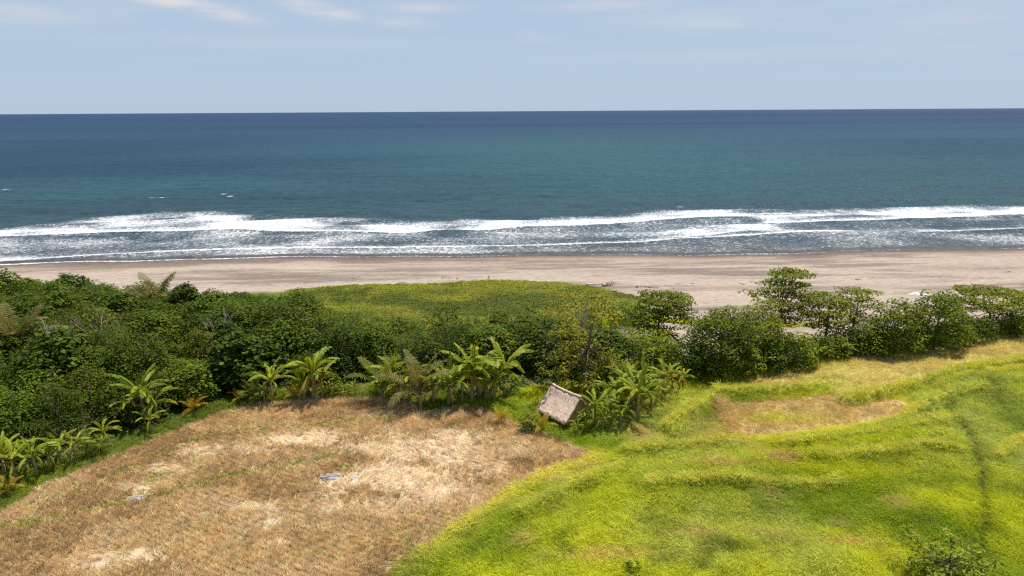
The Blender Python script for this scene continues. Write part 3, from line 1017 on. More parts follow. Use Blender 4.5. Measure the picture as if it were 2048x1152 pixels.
def trunk_mesh(name, seed, targets, r0, height, lean=(0, 0), split=0.35, mat=None, forks=5):
    """tapered trunk with limbs bending out to the given points of the crown"""
    rr = random.Random(seed)
    mb = MB()
    top = Vector((lean[0], lean[1], height))
    fork = Vector((lean[0] * split, lean[1] * split, height * split))
    mb.tube([Vector((0, 0, -0.3)), fork * 0.5 + Vector((rr.uniform(-.1, .1), rr.uniform(-.1, .1), 0)), fork, fork.lerp(top, 0.45), fork.lerp(top, 0.85)], [r0 * 1.25, r0, r0 * .82, r0 * .5, r0 * .16], 8)
    for t in targets:
        t = Vector(t)
        s = fork.lerp(top, rr.uniform(0.0, 0.5))
        mid = s.lerp(t, 0.5) + Vector((rr.uniform(-.25, .25), rr.uniform(-.25, .25), -0.12 * (t - s).length))
        rb = r0 * rr.uniform(0.32, 0.5)
        mb.tube([s, mid, t], [rb, rb * .65, rb * .2], 5, cap=False)
        for _ in range(2):
            e = t + Vector((rr.uniform(-1, 1), rr.uniform(-1, 1), rr.uniform(0, .7))) * 0.6
            mb.tube([mid.lerp(t, rr.uniform(.2, .6)), mid.lerp(e, .8), e], [rb * .4, rb * .25, rb * .1], 4, cap=False)
    return mb.mesh(name, mat or M['bark'], True)


def add_tree(name, loc, rz, scale, crown_me, trunk_me, label, cat='tree', group=None):
    root = empty(name, loc, rz)
    root.scale = scale if isinstance(scale, tuple) else (scale,) * 3
    t = link(bpy.data.objects.new('trunk', trunk_me), root)
    c = link(bpy.data.objects.new('crown', crown_me), root)
    c['kind'] = 'stuff'
    tag(root, label, cat, group)
    return root


# ------------------------------------------------------------------ thicket trees
dense = []
for k in range(10):
    lb = dome_lobes(100 + k, 2.7 - .04 * k, 0.6, 5.0 + .06 * k, 40 + 2 * k, 0.85 - .02 * k)
    mat = M[('forest', 'forest_light', 'forest', 'mixed', 'forest')[k % 5]]
    cm = crown_mesh('dense_crown', 200 + k, lb, (8.5, 9, 15, 8.5, 6.5)[k % 5], (.29, .33, .20, .28, .42)[k % 5], mat, (.7, .7, .6, .45, .8)[k % 5])
    rr = random.Random(k)
    tg = [(l[0] * .75, l[1] * .75, l[2]) for l in rr.sample(lb[:30], 8)]
    tm = trunk_mesh('thicket_trunk', k, tg, 0.13, 4.2, (rr.uniform(-.4, .4), rr.uniform(-.4, .4)), 0.25)
    dense.append((cm, tm))


def poisson(poly, dmin, n_try, seed, keep):
    r = np.random.default_rng(seed)
    lo, hi = poly.min(0), poly.max(0)
    cand = r.uniform(lo, hi, (n_try, 2))
    ok = inside(poly, cand[:, 0], cand[:, 1]) & keep(cand[:, 0], cand[:, 1])
    pts = []
    for p in cand[ok]:
        if all((p[0] - q[0]) ** 2 + (p[1] - q[1]) ** 2 > dmin * dmin for q in pts):
            pts.append(p)
    return np.array(pts)


fp = poisson(forest_poly, 2.75, 9000, 5, lambda X, Y: in_view(X, Y, 0.03, 4))
fp = fp[np.argsort(fp[:, 1])]
rr = random.Random(11)
FT, rim_n, rim_f = [], [], []
for i, (x, y) in enumerate(fp):
    z = float(ground_z(x, y))
    cm, tm = dense[rr.randrange(10)]
    s = rr.choice((rr.uniform(0.72, 1.0), rr.uniform(.95, 1.35)))
    hs = s ** .6 * rr.uniform(0.82, 1.16)
    edge = float(sdist(forest_poly, np.array([x]), np.array([y]))[0])
    if edge < 2.0:
        hs *= 0.82
    if y > 92:
        rim_n.append(x)
        lab, grp = '%s low green tree from the vine slope along the seaward rim of the thicket', 'trees at the seaward rim of the thicket'
    elif edge < 3.0 and y < 75:
        rim_f.append(x)
        lab, grp = '%s dark green tree from the hut along the field side of the thicket', 'trees at the field side of the thicket'
    else:
        lab, grp = 'dense dark green broadleaf tree in the middle of the closed thicket', 'trees inside the thicket'
    FT.append([x, y, z, rr.uniform(0, 6.28), (s, s, hs), cm, tm, lab, grp])
ORD = 'nearest second third fourth fifth sixth seventh eighth ninth tenth eleventh twelfth thirteenth fourteenth fifteenth sixteenth seventeenth eighteenth nineteenth twentieth'.split()
ORD = ORD + ['twenty-' + w for w in 'first second third fourth fifth sixth seventh eighth ninth'.split()] + ['thirtieth'] + ['thirty-' + w for w in 'first second third fourth fifth sixth seventh eighth ninth'.split()]
for x, y, z, rz_, sc, cm, tm, lab, grp in FT:
    if '%s' in lab:
        xs_ = sorted(rim_n if 'seaward' in grp else rim_f, reverse=True)
        lab = lab % ORD[min(xs_.index(x), len(ORD) - 1)]
    add_tree('broadleaf_tree', (x, y, z), rz_, sc, cm, tm, lab, 'tree', grp)
print('forest trees', len(fp))


# ------------------------------------------------------------------ single trees of the tree line
def tiers(seed, spec, lr=0.7):
    """flat tiers of foliage: spec rows are (z, radius, count, offset x, offset y)"""
    r = np.random.default_rng(seed)
    out = []
    for z, rad, n, ox, oy in spec:
        n = int(n * 1.9)
        for k in range(n):
            a = 2.39996 * k + r.uniform(0, .6)
            q = rad * math.sqrt((k + 0.6) / n) * r.uniform(.85, 1.1)
            s = lr * r.uniform(.7, 1.3)
            out.append((ox + q * math.cos(a), oy + q * math.sin(a), z + r.normal(0, .12) - 0.13 * q, s * 1.25, s * 0.24))
    return out


def line_tree(name, u, v, lobes, leaf, mat, seed, r0, h, label, group=None, per=8.0, lean=(0, 0), split=.35, nt=10, wd=.7, cat='tree', up=.8, bias=0.0):
    p = on_ground(u, v)
    rr_ = random.Random(seed)
    cm = crown_mesh('crown', seed, lobes, per, leaf, mat, wd, up, bias)
    tg = [(l[0], l[1], l[2] - .1) for l in rr_.sample(lobes, min(nt, len(lobes)))]
    tm = trunk_mesh('trunk', seed, tg, r0, h, lean, split)
    return add_tree(name, p, 0.0, 1.0, cm, tm, label, cat, group)


def open_lobes(seed, rx, h0, h1, n, lr, hole=0.0):
    r = np.random.default_rng(seed)
    out = []
    zc = (h0 + h1) / 2
    while len(out) < n:
        d = r.uniform(-1, 1, 3)
        q = np.linalg.norm(d)
        if q > 1 or q < 0.45:
            continue
        s = lr * r.uniform(.6, 1.3)
        out.append((d[0] * rx, d[1] * rx, zc + d[2] * (h1 - h0) / 2, s, s * .75))
    return out


line_tree('spreading_tree', 1165, 785, open_lobes(301, 4.3, 5.4, 10.2, 58, .72) + open_lobes(302, 4.6, 0.8, 5.0, 50, .8), 0.30, M['olive'], 303, .14, 8.2,
          'tall olive green tree with open crown and bare forks behind the hut', per=7, split=.34, nt=30, lean=(.9, .3))
line_tree('beach_almond_tree', 1315, 700, tiers(311, [(6.6, 2.8, 14, .6, 0), (5.6, 3.4, 16, 0, 0), (4.4, 2.4, 9, -1.6, 0), (4.3, 2.0, 7, 2.0, 0), (2.6, 2.8, 8, -.6, 0), (1.4, 2.6, 7, .8, 0)], .85), 0.30, M['almond'], 312, .16, 6.3,
          'flat topped tree with bare lower trunk standing against the sand', per=8, nt=16, split=.4)
line_tree('beach_almond_tree', 1290, 725, tiers(315, [(3.6, 2.6, 12, 0, 0), (2.6, 2.8, 10, .4, -.4)], .8), 0.28, M['almond'], 316, .12, 3.4,
          'low tiered bright tree in front of the flat topped tree', per=8, nt=10, split=.4)
line_tree('broad_tree', 1440, 745, dome_lobes(321, 3.7, .3, 7.0, 90, .95) + open_lobes(323, 4.6, 2.0, 7.4, 30, .8), 0.28, M['almond'], 322, .24, 6.5,
          'broad dense dark tree with round crown right of the yellow banana leaves', per=7, nt=16, bias=-.12)
line_tree('broad_tree', 1510, 722, dome_lobes(325, 3.4, .3, 6.2, 80, .9) + open_lobes(327, 4.3, 1.6, 6.9, 30, .75), 0.27, M['almond'], 326, .2, 6.0,
          'dense olive green tree crowding the broad dark tree on its seaward side', per=7, nt=14, bias=-.1)
line_tree('beach_almond_tree', 1556, 690, tiers(331, [(8.9, 2.0, 12, .8, 0), (7.7, 2.9, 14, .4, 0), (6.4, 3.6, 16, -.6, 0), (4.9, 2.8, 10, .3, 0), (3.4, 2.4, 8, 0, 0)], .8), 0.29, M['almond'], 332, .16, 8.5,
          'tallest tree of the line with layered crown above the sand', per=6.5, nt=22, split=.35)
line_tree('beach_almond_tree', 1650, 690, tiers(341, [(6.0, 2.6, 14, -.8, 0), (5.0, 3.2, 14, -.2, 0), (3.6, 2.4, 8, -.6, 0), (2.2, 2.4, 8, .4, 0)], .8), 0.29, M['almond'], 342, .16, 5.8,
          'layered tree with flat leafy tiers beside the tallest tree', per=6.5, nt=16)
line_tree('beach_almond_tree', 1700, 685, tiers(345, [(6.5, 2.2, 12, 0, 0), (5.2, 2.7, 12, .5, 0), (3.6, 1.8, 6, 0, 0), (2.4, 2.0, 6, .3, 0)], .75), 0.28, M['almond'], 346, .15, 6.2,
          'thin layered tree leaning over the bare sand gap', per=6.0, nt=16, lean=(.5, 0), bias=-.05)
line_tree('round_tree', 1788, 706, dome_lobes(351, 3.0, .2, 6.3, 60, .85), 0.30, M['forest_light'], 352, .16, 5.0, 'round leafy bush tree with pale highlights left of its darker twin', per=8, nt=10, bias=.08)
line_tree('round_tree', 1868, 696, dome_lobes(355, 3.3, .2, 7.0, 64, .9), 0.30, M['forest_light'], 356, .17, 5.6, 'largest round bush tree casting a shadow onto the golden paddy', per=8, nt=10)
line_tree('round_tree', 1735, 708, dome_lobes(357, 2.2, .2, 4.0, 36, .75), 0.28, M['almond'], 358, .12, 3.2, 'small round shrub tree between layered tree and round bush', per=7, nt=8, cat='shrub')
line_tree('beach_almond_tree', 1975, 658, tiers(361, [(5.0, 4.4, 22, 0, 0), (4.3, 5.0, 22, .5, 0), (3.4, 3.2, 8, -2.6, 0)], .85), 0.30, M['almond'], 362, .13, 4.8,
          'wide flat topped tree with thin bare stems near the sand', per=6.5, nt=22, bias=-.05)
line_tree('beach_almond_tree', 2075, 655, tiers(365, [(5.4, 2.2, 12, 0, 0), (4.4, 2.8, 12, 0, 0), (3.2, 2.0, 6, 0, 0)], .8), 0.30, M['almond'], 366, .13, 5.0,
          'layered tree cut by the picture edge beside the wide flat topped tree', per=6.5, nt=14)
for k, (u, v, rx, h, lab) in enumerate(((895, 660, 1.9, 4.0, 'dark lone bush at the foot of the green vine slope'), (1055, 655, 2.1, 3.2, 'bright rounded shrub at the sand gap behind the thicket'),
                                        (1000, 656, 1.6, 2.4, 'low dark shrub left of the bright rounded shrub'), (1600, 735, 1.8, 3.0, 'leafy shrub at the front of the tree line beside tiny banana plants'),
                                        (1535, 742, 2.0, 3.2, 'dark glossy shrub at the foot of the olive tree'), (1925, 682, 2.2, 3.4, 'spreading shrub right of the largest round bush'), (2000, 668, 2.4, 3.2, 'dark shrub under the wide flat topped tree'),
                                        (2060, 662, 2.6, 3.8, 'shrub at the far end of the tree line by the picture edge'), (1895, 630, 1.7, 3.0, 'small rounded shrub alone on the sand behind the bushes'), (1230, 770, 2.2, 3.6, 'glossy green shrub behind the banana clump beside the hut'),
                                        (1180, 775, 2.0, 3.2, 'dark shrub directly behind the thatched hut'), (1340, 748, 2.0, 3.2, 'green shrub behind the yellow banana leaves'), (1675, 715, 1.2, 2.0, 'little shrub at the paddy edge below the layered trees'),
                                        (1060, 862, 0.9, 1.7, 'small yellow green shrub in front of the hut roof eave'), (400, 812, 1.3, 1.8, 'low leafy shrub by the golden palms at the field edge'), (670, 790, 1.1, 1.6, 'cassava like shrub beside the small lone banana plant'),
                                        (1405, 756, 2.3, 4.0, 'dark shrub hiding the foot of the broad dark tree'), (1470, 752, 2.6, 4.4, 'bulky dark shrub between the broad dark tree and the olive tree'), (1562, 738, 2.4, 4.0, 'thick green shrub below the tallest layered tree'),
                                        (1590, 722, 2.2, 3.4, 'rounded shrub just behind the first small banana plant'), (1628, 716, 2.0, 2.8, 'low shrub behind the second small banana plant'), (1665, 712, 2.0, 2.6, 'low shrub behind the third small banana plant'), (1705, 706, 2.2, 3.0, 'shrub behind the last small banana plants'),
                                        (1758, 706, 2.3, 3.8, 'leafy shrub leaning on the paler round bush tree'), (1830, 702, 2.5, 4.4, 'shrub filling the gap between the two round bush trees'), (1905, 690, 2.2, 3.0, 'low shrub on the paddy side of the largest round bush'), (1952, 678, 2.3, 3.0, 'shrub beside the bright yellow green banana plant'),
                                        (2030, 668, 2.5, 3.4, 'shrub between the wide flat topped tree and the end of the line'), (1262, 748, 2.7, 4.0, 'dense shrub behind the banana clump near the low tiered tree'), (1305, 748, 2.5, 3.8, 'dense shrub below the low tiered tree'), (1372, 754, 2.5, 4.0, 'shrub between the yellow banana leaves and the broad dark tree'),
                                        (1505, 700, 2.6, 4.6, 'tall shrub on the seaward side of the olive tree'), (1420, 700, 2.6, 4.4, 'tall shrub on the seaward side of the broad dark tree'),
                                        (660, 668, 2.6, 3.6, 'dark shrub where the vine slope meets the thicket bend'), (705, 672, 2.4, 3.0, 'second shrub of the row below the vine slope'), (750, 675, 2.6, 3.2, 'third shrub of the row below the vine slope'), (800, 676, 2.2, 2.6, 'fourth shrub of the row below the vine slope'),
                                        (850, 676, 2.4, 2.8, 'shrub just in front of the dark lone bush'), (945, 674, 2.2, 2.6, 'shrub right of the dark lone bush on the vine slope'),
                                        (1250, 648, 2.4, 3.4, 'yellow green shrub between vine slope and flat topped tree'))):
    mt = {0: M['forest'], 1: M['vine'], 5: M['forest_light'], 13: M['vine'], 39: M['vine']}.get(k, M['almond'] if k % 2 else M['forest'])
    line_tree('shrub', u, v, dome_lobes(400 + k, rx, .1, h, 40 if rx > 1.3 else 26, .58 if rx > 1.3 else .35), 0.26, mt, 430 + k, .07, h * .75, lab, None, 8, nt=6, cat='shrub')
# foreground bush, seen from above
line_tree('bush', 1890, 1178, dome_lobes(471, 2.1, .2, 2.7, 40, .5) + open_lobes(473, 2.7, .6, 3.2, 26, .42), 0.30, M['bush'], 472, .1, 2.9, 'leafy light green bush cut by the bottom edge of the picture', per=14, nt=24, wd=.42, cat='bush', bias=.08)
line_tree('bush', 1265, 1150, dome_lobes(475, .55, .05, 1.0, 14, .28), 0.2, M['forest_light'], 476, .03, .8, 'little dark sapling in the grass at the bottom edge', per=8, nt=5, cat='bush')


# dead trees whose bare twigs stick out of the canopy
M['dead'] = wood_material('bleached_twigs', (0.20, 0.17, 0.14), (0.46, 0.42, 0.36))
for k, (u, v, h, lab) in enumerate(((215, 745, 6.6, 'bare grey dead tree with twigs sticking out of the thicket'), (120, 760, 6.4, 'second bare dead tree near the silvery palm'), (445, 735, 6.2, 'small bare dead tree above the bulge of the thicket'), (1160, 725, 7.5, 'bare forked dead tree beside the tall olive tree'))):
    q = random.Random(490 + k)
    tg = [(q.uniform(-2.2, 2.2), q.uniform(-2.2, 2.2), h * q.uniform(.75, 1.0)) for _ in range(14)]
    root = empty('dead_tree', on_ground(u, v), 0)
    link(bpy.data.objects.new('trunk', trunk_mesh('dead_trunk', 490 + k, tg, .11, h * .9, (.2, .1), .4, M['dead'])), root)
    tag(root, lab, 'tree')

# ------------------------------------------------------------------ banana plants and palms
def banana_leaf_mesh(name, seed, e0, droop, mat, torn=.4, wd=.16, hang=20):
    """blade one metre long leaving the stem along +x, torn into strips; v = 1 on the midrib"""
    rr_ = random.Random(seed)
    n = 16
    pts, dirs = [], []
    p = Vector((0, 0, 0))
    for i in range(n + 1):
        t = i / n
        a = math.radians(e0 - droop * t ** 1.4)
        d = Vector((math.cos(a), 0, math.sin(a)))
        pts.append(p.copy())
        dirs.append(d)
        p = p + d / n
    mb = MB()
    mb.tube(pts[::2], [.022 * (1 - .85 * i / n) for i in range(0, n + 1, 2)], 4, 0.95)
    hang_now = {-1: hang, 1: hang}
    for i in range(2, n):
        t0, t1 = i / n, (i + 1) / n
        for s in (-1, 1):
            if rr_.random() < torn:
                hang_now[s] = hang + rr_.uniform(-12, 38)
                gap = .25
            else:
                gap = 0.0
            w0 = wd * math.sin(math.pi * min(1, (t0 - .08) * 1.02)) ** .55
            w1 = wd * math.sin(math.pi * min(1, max((t1 - .08) * 1.02, 0.0))) ** .55 if t1 < .99 else wd * .15
            nrm = Vector((-dirs[i].z, 0, dirs[i].x))
            a = math.radians(hang_now[s])
            side = Vector((0, s, 0)) * math.cos(a) - nrm * math.sin(a) + dirs[i] * .25
            A = pts[i]
            B = pts[i].lerp(pts[i + 1], 1 - gap * .3)
            m0 = A + side * w0 * .55
            m1 = B + side * w1 * .55
            C0 = A + side * w0 - Vector((0, 0, w0 * .18)) + dirs[i] * (.01 if gap else 0)
            C1 = B + side * w1 - Vector((0, 0, w1 * .18)) - dirs[i] * (.018 if gap else 0)
            val = rr_.uniform(.2, .6)
            mb.add([A, B, m1, m0, C1, C0], [(0, 1, 2, 3), (3, 2, 4, 5)] if s < 0 else [(3, 2, 1, 0), (5, 4, 2, 3)], val)
    return mb.mesh(name, mat)


B_UP = [banana_leaf_mesh('upright_leaf', 500 + k, 82, 25 + 25 * k, M['banana'], .25, .095) for k in range(3)]
B_MID = [banana_leaf_mesh('arching_leaf', 510 + k, 58, 70 + 14 * k, M['banana'], .4, .085) for k in range(4)]
B_LOW = [banana_leaf_mesh('drooping_leaf', 520 + k, 30, 85 + 12 * k, M['banana'], .6, .078, 36) for k in range(3)]
B_YEL = [banana_leaf_mesh('yellow_leaf', 530 + k, 20, 95, M['banana_yellow'], .6, .10, 40) for k in range(2)]
B_DEAD = [banana_leaf_mesh('dry_leaf', 540 + k, -25, 62, M['banana_dead'], .8, .09, 60) for k in range(2)]


def stem_mesh():
    mb = MB()
    mb.tube([(0, 0, -.1), (.015, 0, .25), (0, .01, .6), (.01, 0, .9), (.0, .0, 1.04)], [1.1, 1.0, .85, .65, .35], 9)
    for k in range(5):   # old leaf sheaths
        a = k * 2.4
        x, y = math.cos(a), math.sin(a)
        z = .35 + .12 * k
        mb.add([(x * .95, y * .95, z - .3), (x * .9 - y * .4, y * .9 + x * .4, z - .28), (x * 1.25 - y * .2, y * 1.25 + x * .2, z), (x * 1.15, y * 1.15, z + .03)], [(0, 1, 2, 3)], .5)
    return mb.mesh('pseudostem', M['stem'], True)


STEM = stem_mesh()


def banana(u, v, hpx, label, seed, nleaf=9, dead=2, yellow=0, stem=.52, spread=1.12, up=1):
    p = on_ground(u, v)
    dist = math.hypot(p[1] * math.cos(PITCH) + (CAM_H - p[2]) * math.sin(PITCH), 0)
    Ht = hpx * dist / F / math.cos(math.radians(22))
    rr_ = random.Random(seed)
    root = empty('banana_plant', p, 0)
    hs = Ht * stem
    st = link(bpy.data.objects.new('pseudostem', STEM), root)
    st.scale = (.028 * Ht + .03, .028 * Ht + .03, hs)
    lean = (rr_.uniform(-.06, .06), rr_.uniform(-.06, .06))
    st.rotation_euler = (lean[1], lean[0], 0)
    topx, topy = lean[0] * hs, -lean[1] * hs
    a0 = rr_.uniform(0, 6.28)
    L = (Ht - hs) * 1.08 * spread
    for k in range(nleaf):
        t = k / max(nleaf - 1, 1)
        if k < up:
            me, s = rr_.choice(B_UP), 1.0
        elif t < .65:
            me, s = rr_.choice(B_MID), rr_.uniform(.95, 1.2)
        elif k >= nleaf - yellow:
            me, s = rr_.choice(B_YEL), rr_.uniform(.8, 1.0)
        else:
            me, s = rr_.choice(B_LOW), rr_.uniform(.85, 1.1)
        o = link(bpy.data.objects.new('leaf', me), root)
        o.location = (topx, topy, hs * (1.0 - .10 * t))
        o.rotation_euler = (rr_.uniform(-.25, .25), rr_.uniform(-.15, .15), a0 + k * 2.399 + rr_.uniform(-.3, .3))
        o.scale = (L * s, L * s * rr_.uniform(.85, 1.15), L * s)
        if k >= nleaf - yellow:
            o['label'] = 'yellowed drooping leaf'
    for k in range(dead):
        o = link(bpy.data.objects.new('leaf', rr_.choice(B_DEAD)), root)
        o.location = (topx * .9, topy * .9, hs * .86)
        o.rotation_euler = (0, rr_.uniform(-.1, .1), rr_.uniform(0, 6.28))
        q = hs * rr_.uniform(.55, .8)
        o.scale = (q, q, q)
        o['label'] = 'dry brown leaf hanging down the stem'
    return tag(root, label, 'banana plant', 'banana plants along the edge of the field')


BAN = [
    (30, 965, 95, 'lush banana plant at the corner of the field nearest the thicket bend', 10, 2, 0), (75, 952, 88, 'banana plant right behind the lush corner plant', 9, 1, 0),
    (122, 930, 78, 'banana plant with a tall upright leaf, between two lower neighbours', 8, 2, 1), (155, 925, 70, 'banana plant with bent broad leaf beside the one with upright leaf', 6, 2, 0),
    (215, 893, 66, 'banana plant with thin star of leaves above a short leafy one', 7, 1, 0), (205, 905, 42, 'short young banana plant under the thin star shaped one', 6, 1, 0), (178, 912, 44, 'small banana sucker between leafy pair and star shaped plant', 5, 1, 0),
    (288, 842, 116, 'large shaded banana plant with broad leaves against the dark thicket', 10, 4, 1), (318, 848, 92, 'slender leaning banana plant beside the large shaded one', 7, 2, 1), (302, 868, 60, 'bright small banana plant in front of the large shaded one', 6, 1, 1),
    (545, 806, 92, 'bright banana plant with a single upright spear leaf and yellow base', 9, 1, 1), (530, 808, 48, 'low leafy banana sucker at the foot of the spear leaf plant', 6, 0, 0),
    (627, 800, 112, 'banana plant with fountain crown of arching leaves and brown stems', 12, 4, 2), (610, 802, 70, 'lower banana plant crowding the fountain crowned one', 8, 3, 0), (712, 795, 38, 'lone small banana plant with four leaves by the field edge', 4, 1, 0),
    (800, 812, 78, 'banana plant with dense low rosette and bare pale stem at the stubble', 14, 1, 1), (790, 795, 96, 'banana plant with few upright leaves behind the dense rosette', 5, 2, 0), (898, 812, 104, 'banana plant with tall pale trunk and arching narrow leaves', 12, 2, 1),
    (945, 805, 124, 'tallest banana plant of the row with orange hanging dry leaf', 13, 5, 2), (925, 806, 84, 'banana plant squeezed between tall pale trunk and tallest plant', 8, 3, 1), (975, 802, 100, 'banana plant just right of the tallest one', 9, 4, 1),
    (1010, 796, 122, 'banana plant at the end of the row with ragged brown leaves', 9, 4, 1),
    (1190, 852, 84, 'banana plant covering the gable end of the hut', 9, 3, 0), (1172, 860, 46, 'short banana plant with dead leaves at the hut corner', 7, 4, 0), (1222, 852, 72, 'leafy banana plant second from the hut gable', 10, 2, 0),
    (1205, 862, 50, 'low broad banana plant in front of the hut gable plants', 8, 3, 0), (1275, 842, 112, 'banana plant with long bowed ribs and brown skirt beside the hut clump', 12, 7, 1), (1285, 805, 96, 'banana plant behind the one with the brown skirt', 10, 2, 0),
    (1325, 795, 84, 'banana plant with bright yellow leaves and an orange dead one', 9, 3, 3), (1345, 785, 62, 'yellow green banana plant at the grass side of the yellow leaved one', 8, 1, 1), (1250, 812, 90, 'banana plant deep in the clump between hut and yellow leaves', 9, 2, 0),
    (1400, 752, 52, 'shaded banana plant with pale leaves under the broad dark tree', 6, 1, 0), (1525, 748, 52, 'banana plant with one upright leaf at the olive tree foot', 6, 1, 0), (1500, 752, 36, 'tiny banana sucker beside the one with the upright leaf', 5, 0, 0),
    (1606, 728, 44, 'first small banana plant under the layered trees with brown trunk', 8, 2, 0), (1632, 724, 42, 'second small banana plant under the layered trees', 8, 1, 0), (1655, 722, 36, 'third small banana plant under the layered trees', 7, 1, 0),
    (1690, 716, 42, 'fourth small banana plant under the layered trees', 8, 2, 0), (1715, 712, 36, 'last small banana plant before the round bushes', 7, 2, 0), (1975, 674, 34, 'bright yellow green banana plant by the far paddy', 8, 0, 1), (1770, 708, 52, 'banana plant half hidden between the round bushes', 6, 1, 0),
    (1155, 872, 40, 'low banana plant in front of the hut gable with brown base', 7, 3, 0), (1240, 858, 58, 'banana plant with short drooping leaves at the front of the hut clump', 9, 3, 0), (1262, 822, 100, 'tall banana plant in the thick of the clump beside the hut', 10, 2, 1),
    (1302, 822, 74, 'leafy banana plant between brown skirt and yellow leaves', 9, 2, 1), (1232, 832, 92, 'banana plant with upright leaves behind the gable plants', 10, 1, 0), (1365, 778, 50, 'small banana plant at the grass edge next to the yellow green one', 7, 1, 1),
    (770, 803, 70, 'banana plant at the near end of the long row beside the dense rosette', 8, 2, 1), (820, 806, 88, 'banana plant hidden behind the tall brownish palm', 8, 3, 0), (868, 808, 80, 'banana plant between the brownish palm and the tall pale trunk', 9, 3, 1), (990, 806, 82, 'lower banana plant in front of the ragged one at the row end', 9, 4, 1),
    (958, 798, 112, 'slim banana plant leaning behind the tallest one', 8, 3, 0), (265, 852, 80, 'banana plant with dark leaves left of the large shaded one', 8, 3, 0), (100, 940, 66, 'small banana plant wedged between the corner pair', 7, 1, 0), (10, 950, 86, 'banana plant cut by the picture edge at the field corner', 9, 2, 0), (645, 798, 84, 'banana plant with drooping leaves touching the fountain crowned one', 9, 3, 1),
    (168, 640, 52, 'banana plant with bright leaves poking from the seaward thicket', 8, 1, 1), (185, 640, 40, 'short banana plant beside the bright one inside the thicket', 6, 1, 0), (1062, 852, 34, 'small yellowish banana sucker left of the hut eave', 6, 0, 1), (1120, 880, 22, 'tiny banana sucker in the grass below the hut', 5, 0, 0),
]
for i, (u, v, h, lab, nl, dd, yy) in enumerate(BAN):
    banana(u, v, h * .94, lab, 600 + i, nl + 3, dd, yy)


def frond_mesh(name, seed, e0, droop, mat, n=26, ll=.22):
    rr_ = random.Random(seed)
    pts, dirs = [], []
    p = Vector((0, 0, 0))
    for i in range(n + 1):
        t = i / n
        a = math.radians(e0 - droop * t ** 1.5)
        d = Vector((math.cos(a), 0, math.sin(a)))
        pts.append(p.copy())
        dirs.append(d)
        p = p + d / n
    mb = MB()
    mb.tube(pts[::3], [.014 * (1 - .8 * i / n) for i in range(0, n + 1, 3)], 4, .9)
    for i in range(4, n + 1):
        t = i / n
        L = ll * math.sin(math.pi * min(1, .12 + t * .86)) ** .6
        for s in (-1, 1):
            nrm = Vector((-dirs[i].z, 0, dirs[i].x))
            dr = (Vector((0, s, 0)) + dirs[i] * .55 + nrm * rr_.uniform(.05, .35)).normalized()
            tip = pts[i] + dr * L + Vector((0, 0, -L * rr_.uniform(.15, .5)))
            mid = pts[i] + dr * L * .55
            w = dirs[i] * .010
            mb.add([pts[i] - w, pts[i] + w, mid + w * 1.3, mid - w * 1.3, tip], [(0, 1, 2, 3), (3, 2, 4)], rr_.uniform(.15, .65))
    return mb.mesh(name, mat)


FR = {k: [frond_mesh('frond', 700 + 10 * j + i, e, dr, M[k]) for i, (e, dr) in enumerate(((78, 45), (60, 75), (38, 90)))] for j, k in enumerate(('palm', 'palm_dry', 'palm_gold'))}


def palm(u, v, hpx, label, seed, kind='palm', n=11, stem=.25):
    p = on_ground(u, v)
    dist = p[1] * math.cos(PITCH) + (CAM_H - p[2]) * math.sin(PITCH)
    Ht = hpx * dist / F / math.cos(math.radians(22))
    rr_ = random.Random(seed)
    root = empty('coconut_palm', p, 0)
    hs = Ht * stem
    st = link(bpy.data.objects.new('trunk', STEM), root)
    st.scale = (.03 * Ht, .03 * Ht, hs)
    for k in range(n):
        t = k / n
        j = 0 if t < .3 else (1 if t < .7 else 2)
        o = link(bpy.data.objects.new('frond', FR[kind][j]), root)
        L = (Ht - hs) * (1.1, 1.15, 1.0)[j]
        o.location = (0, 0, hs * .97)
        o.rotation_euler = (rr_.uniform(-.2, .2), rr_.uniform(-.15, .15), k * 2.399 + rr_.uniform(-.3, .3))
        o.scale = (L, L, L)
    return tag(root, label, 'palm', 'young palms in and beside the thicket')


for i, a in enumerate(((40, 745, 130, 'silvery feathered palm rising from the thicket at the picture edge', 'palm_dry', 14), (318, 650, 100, 'tall young coconut palm with dry fronds near the seaward rim', 'palm_dry', 13), (150, 645, 72, 'young coconut palm with upright fronds in the seaward thicket', 'palm', 10),
                       (270, 655, 66, 'green feathered palm beside the tall dry one in the thicket', 'palm', 10), (345, 815, 70, 'green feather palm beside the slender leaning banana plant', 'palm', 11), (388, 828, 40, 'golden young palm at the field edge by the low shrub', 'palm_gold', 10),
                       (480, 806, 30, 'small golden palm left of the spear leaf banana plant', 'palm_gold', 9), (512, 806, 52, 'spiky grey green palm touching the spear leaf banana plant', 'palm', 16), (590, 800, 34, 'little golden palm between two banana clumps', 'palm_gold', 9),
                       (842, 818, 112, 'tall brownish young coconut palm in the middle of the banana row', 'palm_dry', 10), (765, 800, 90, 'yellow green palm with one long arching frond behind the rosette', 'palm', 9), (20, 990, 40, 'golden palm at the field corner below the lush banana plant', 'palm_gold', 9),
                       (188, 915, 52, 'small upright palm between the leafy banana pair', 'palm', 10), (1082, 868, 44, 'yellow green feather palm below the hut roof', 'palm_gold', 8), (1003, 848, 34, 'small yellow palm in the grass left of the hut', 'palm_gold', 8))):
    palm(a[0], a[1], a[2], a[3], 800 + i, a[4], a[5])


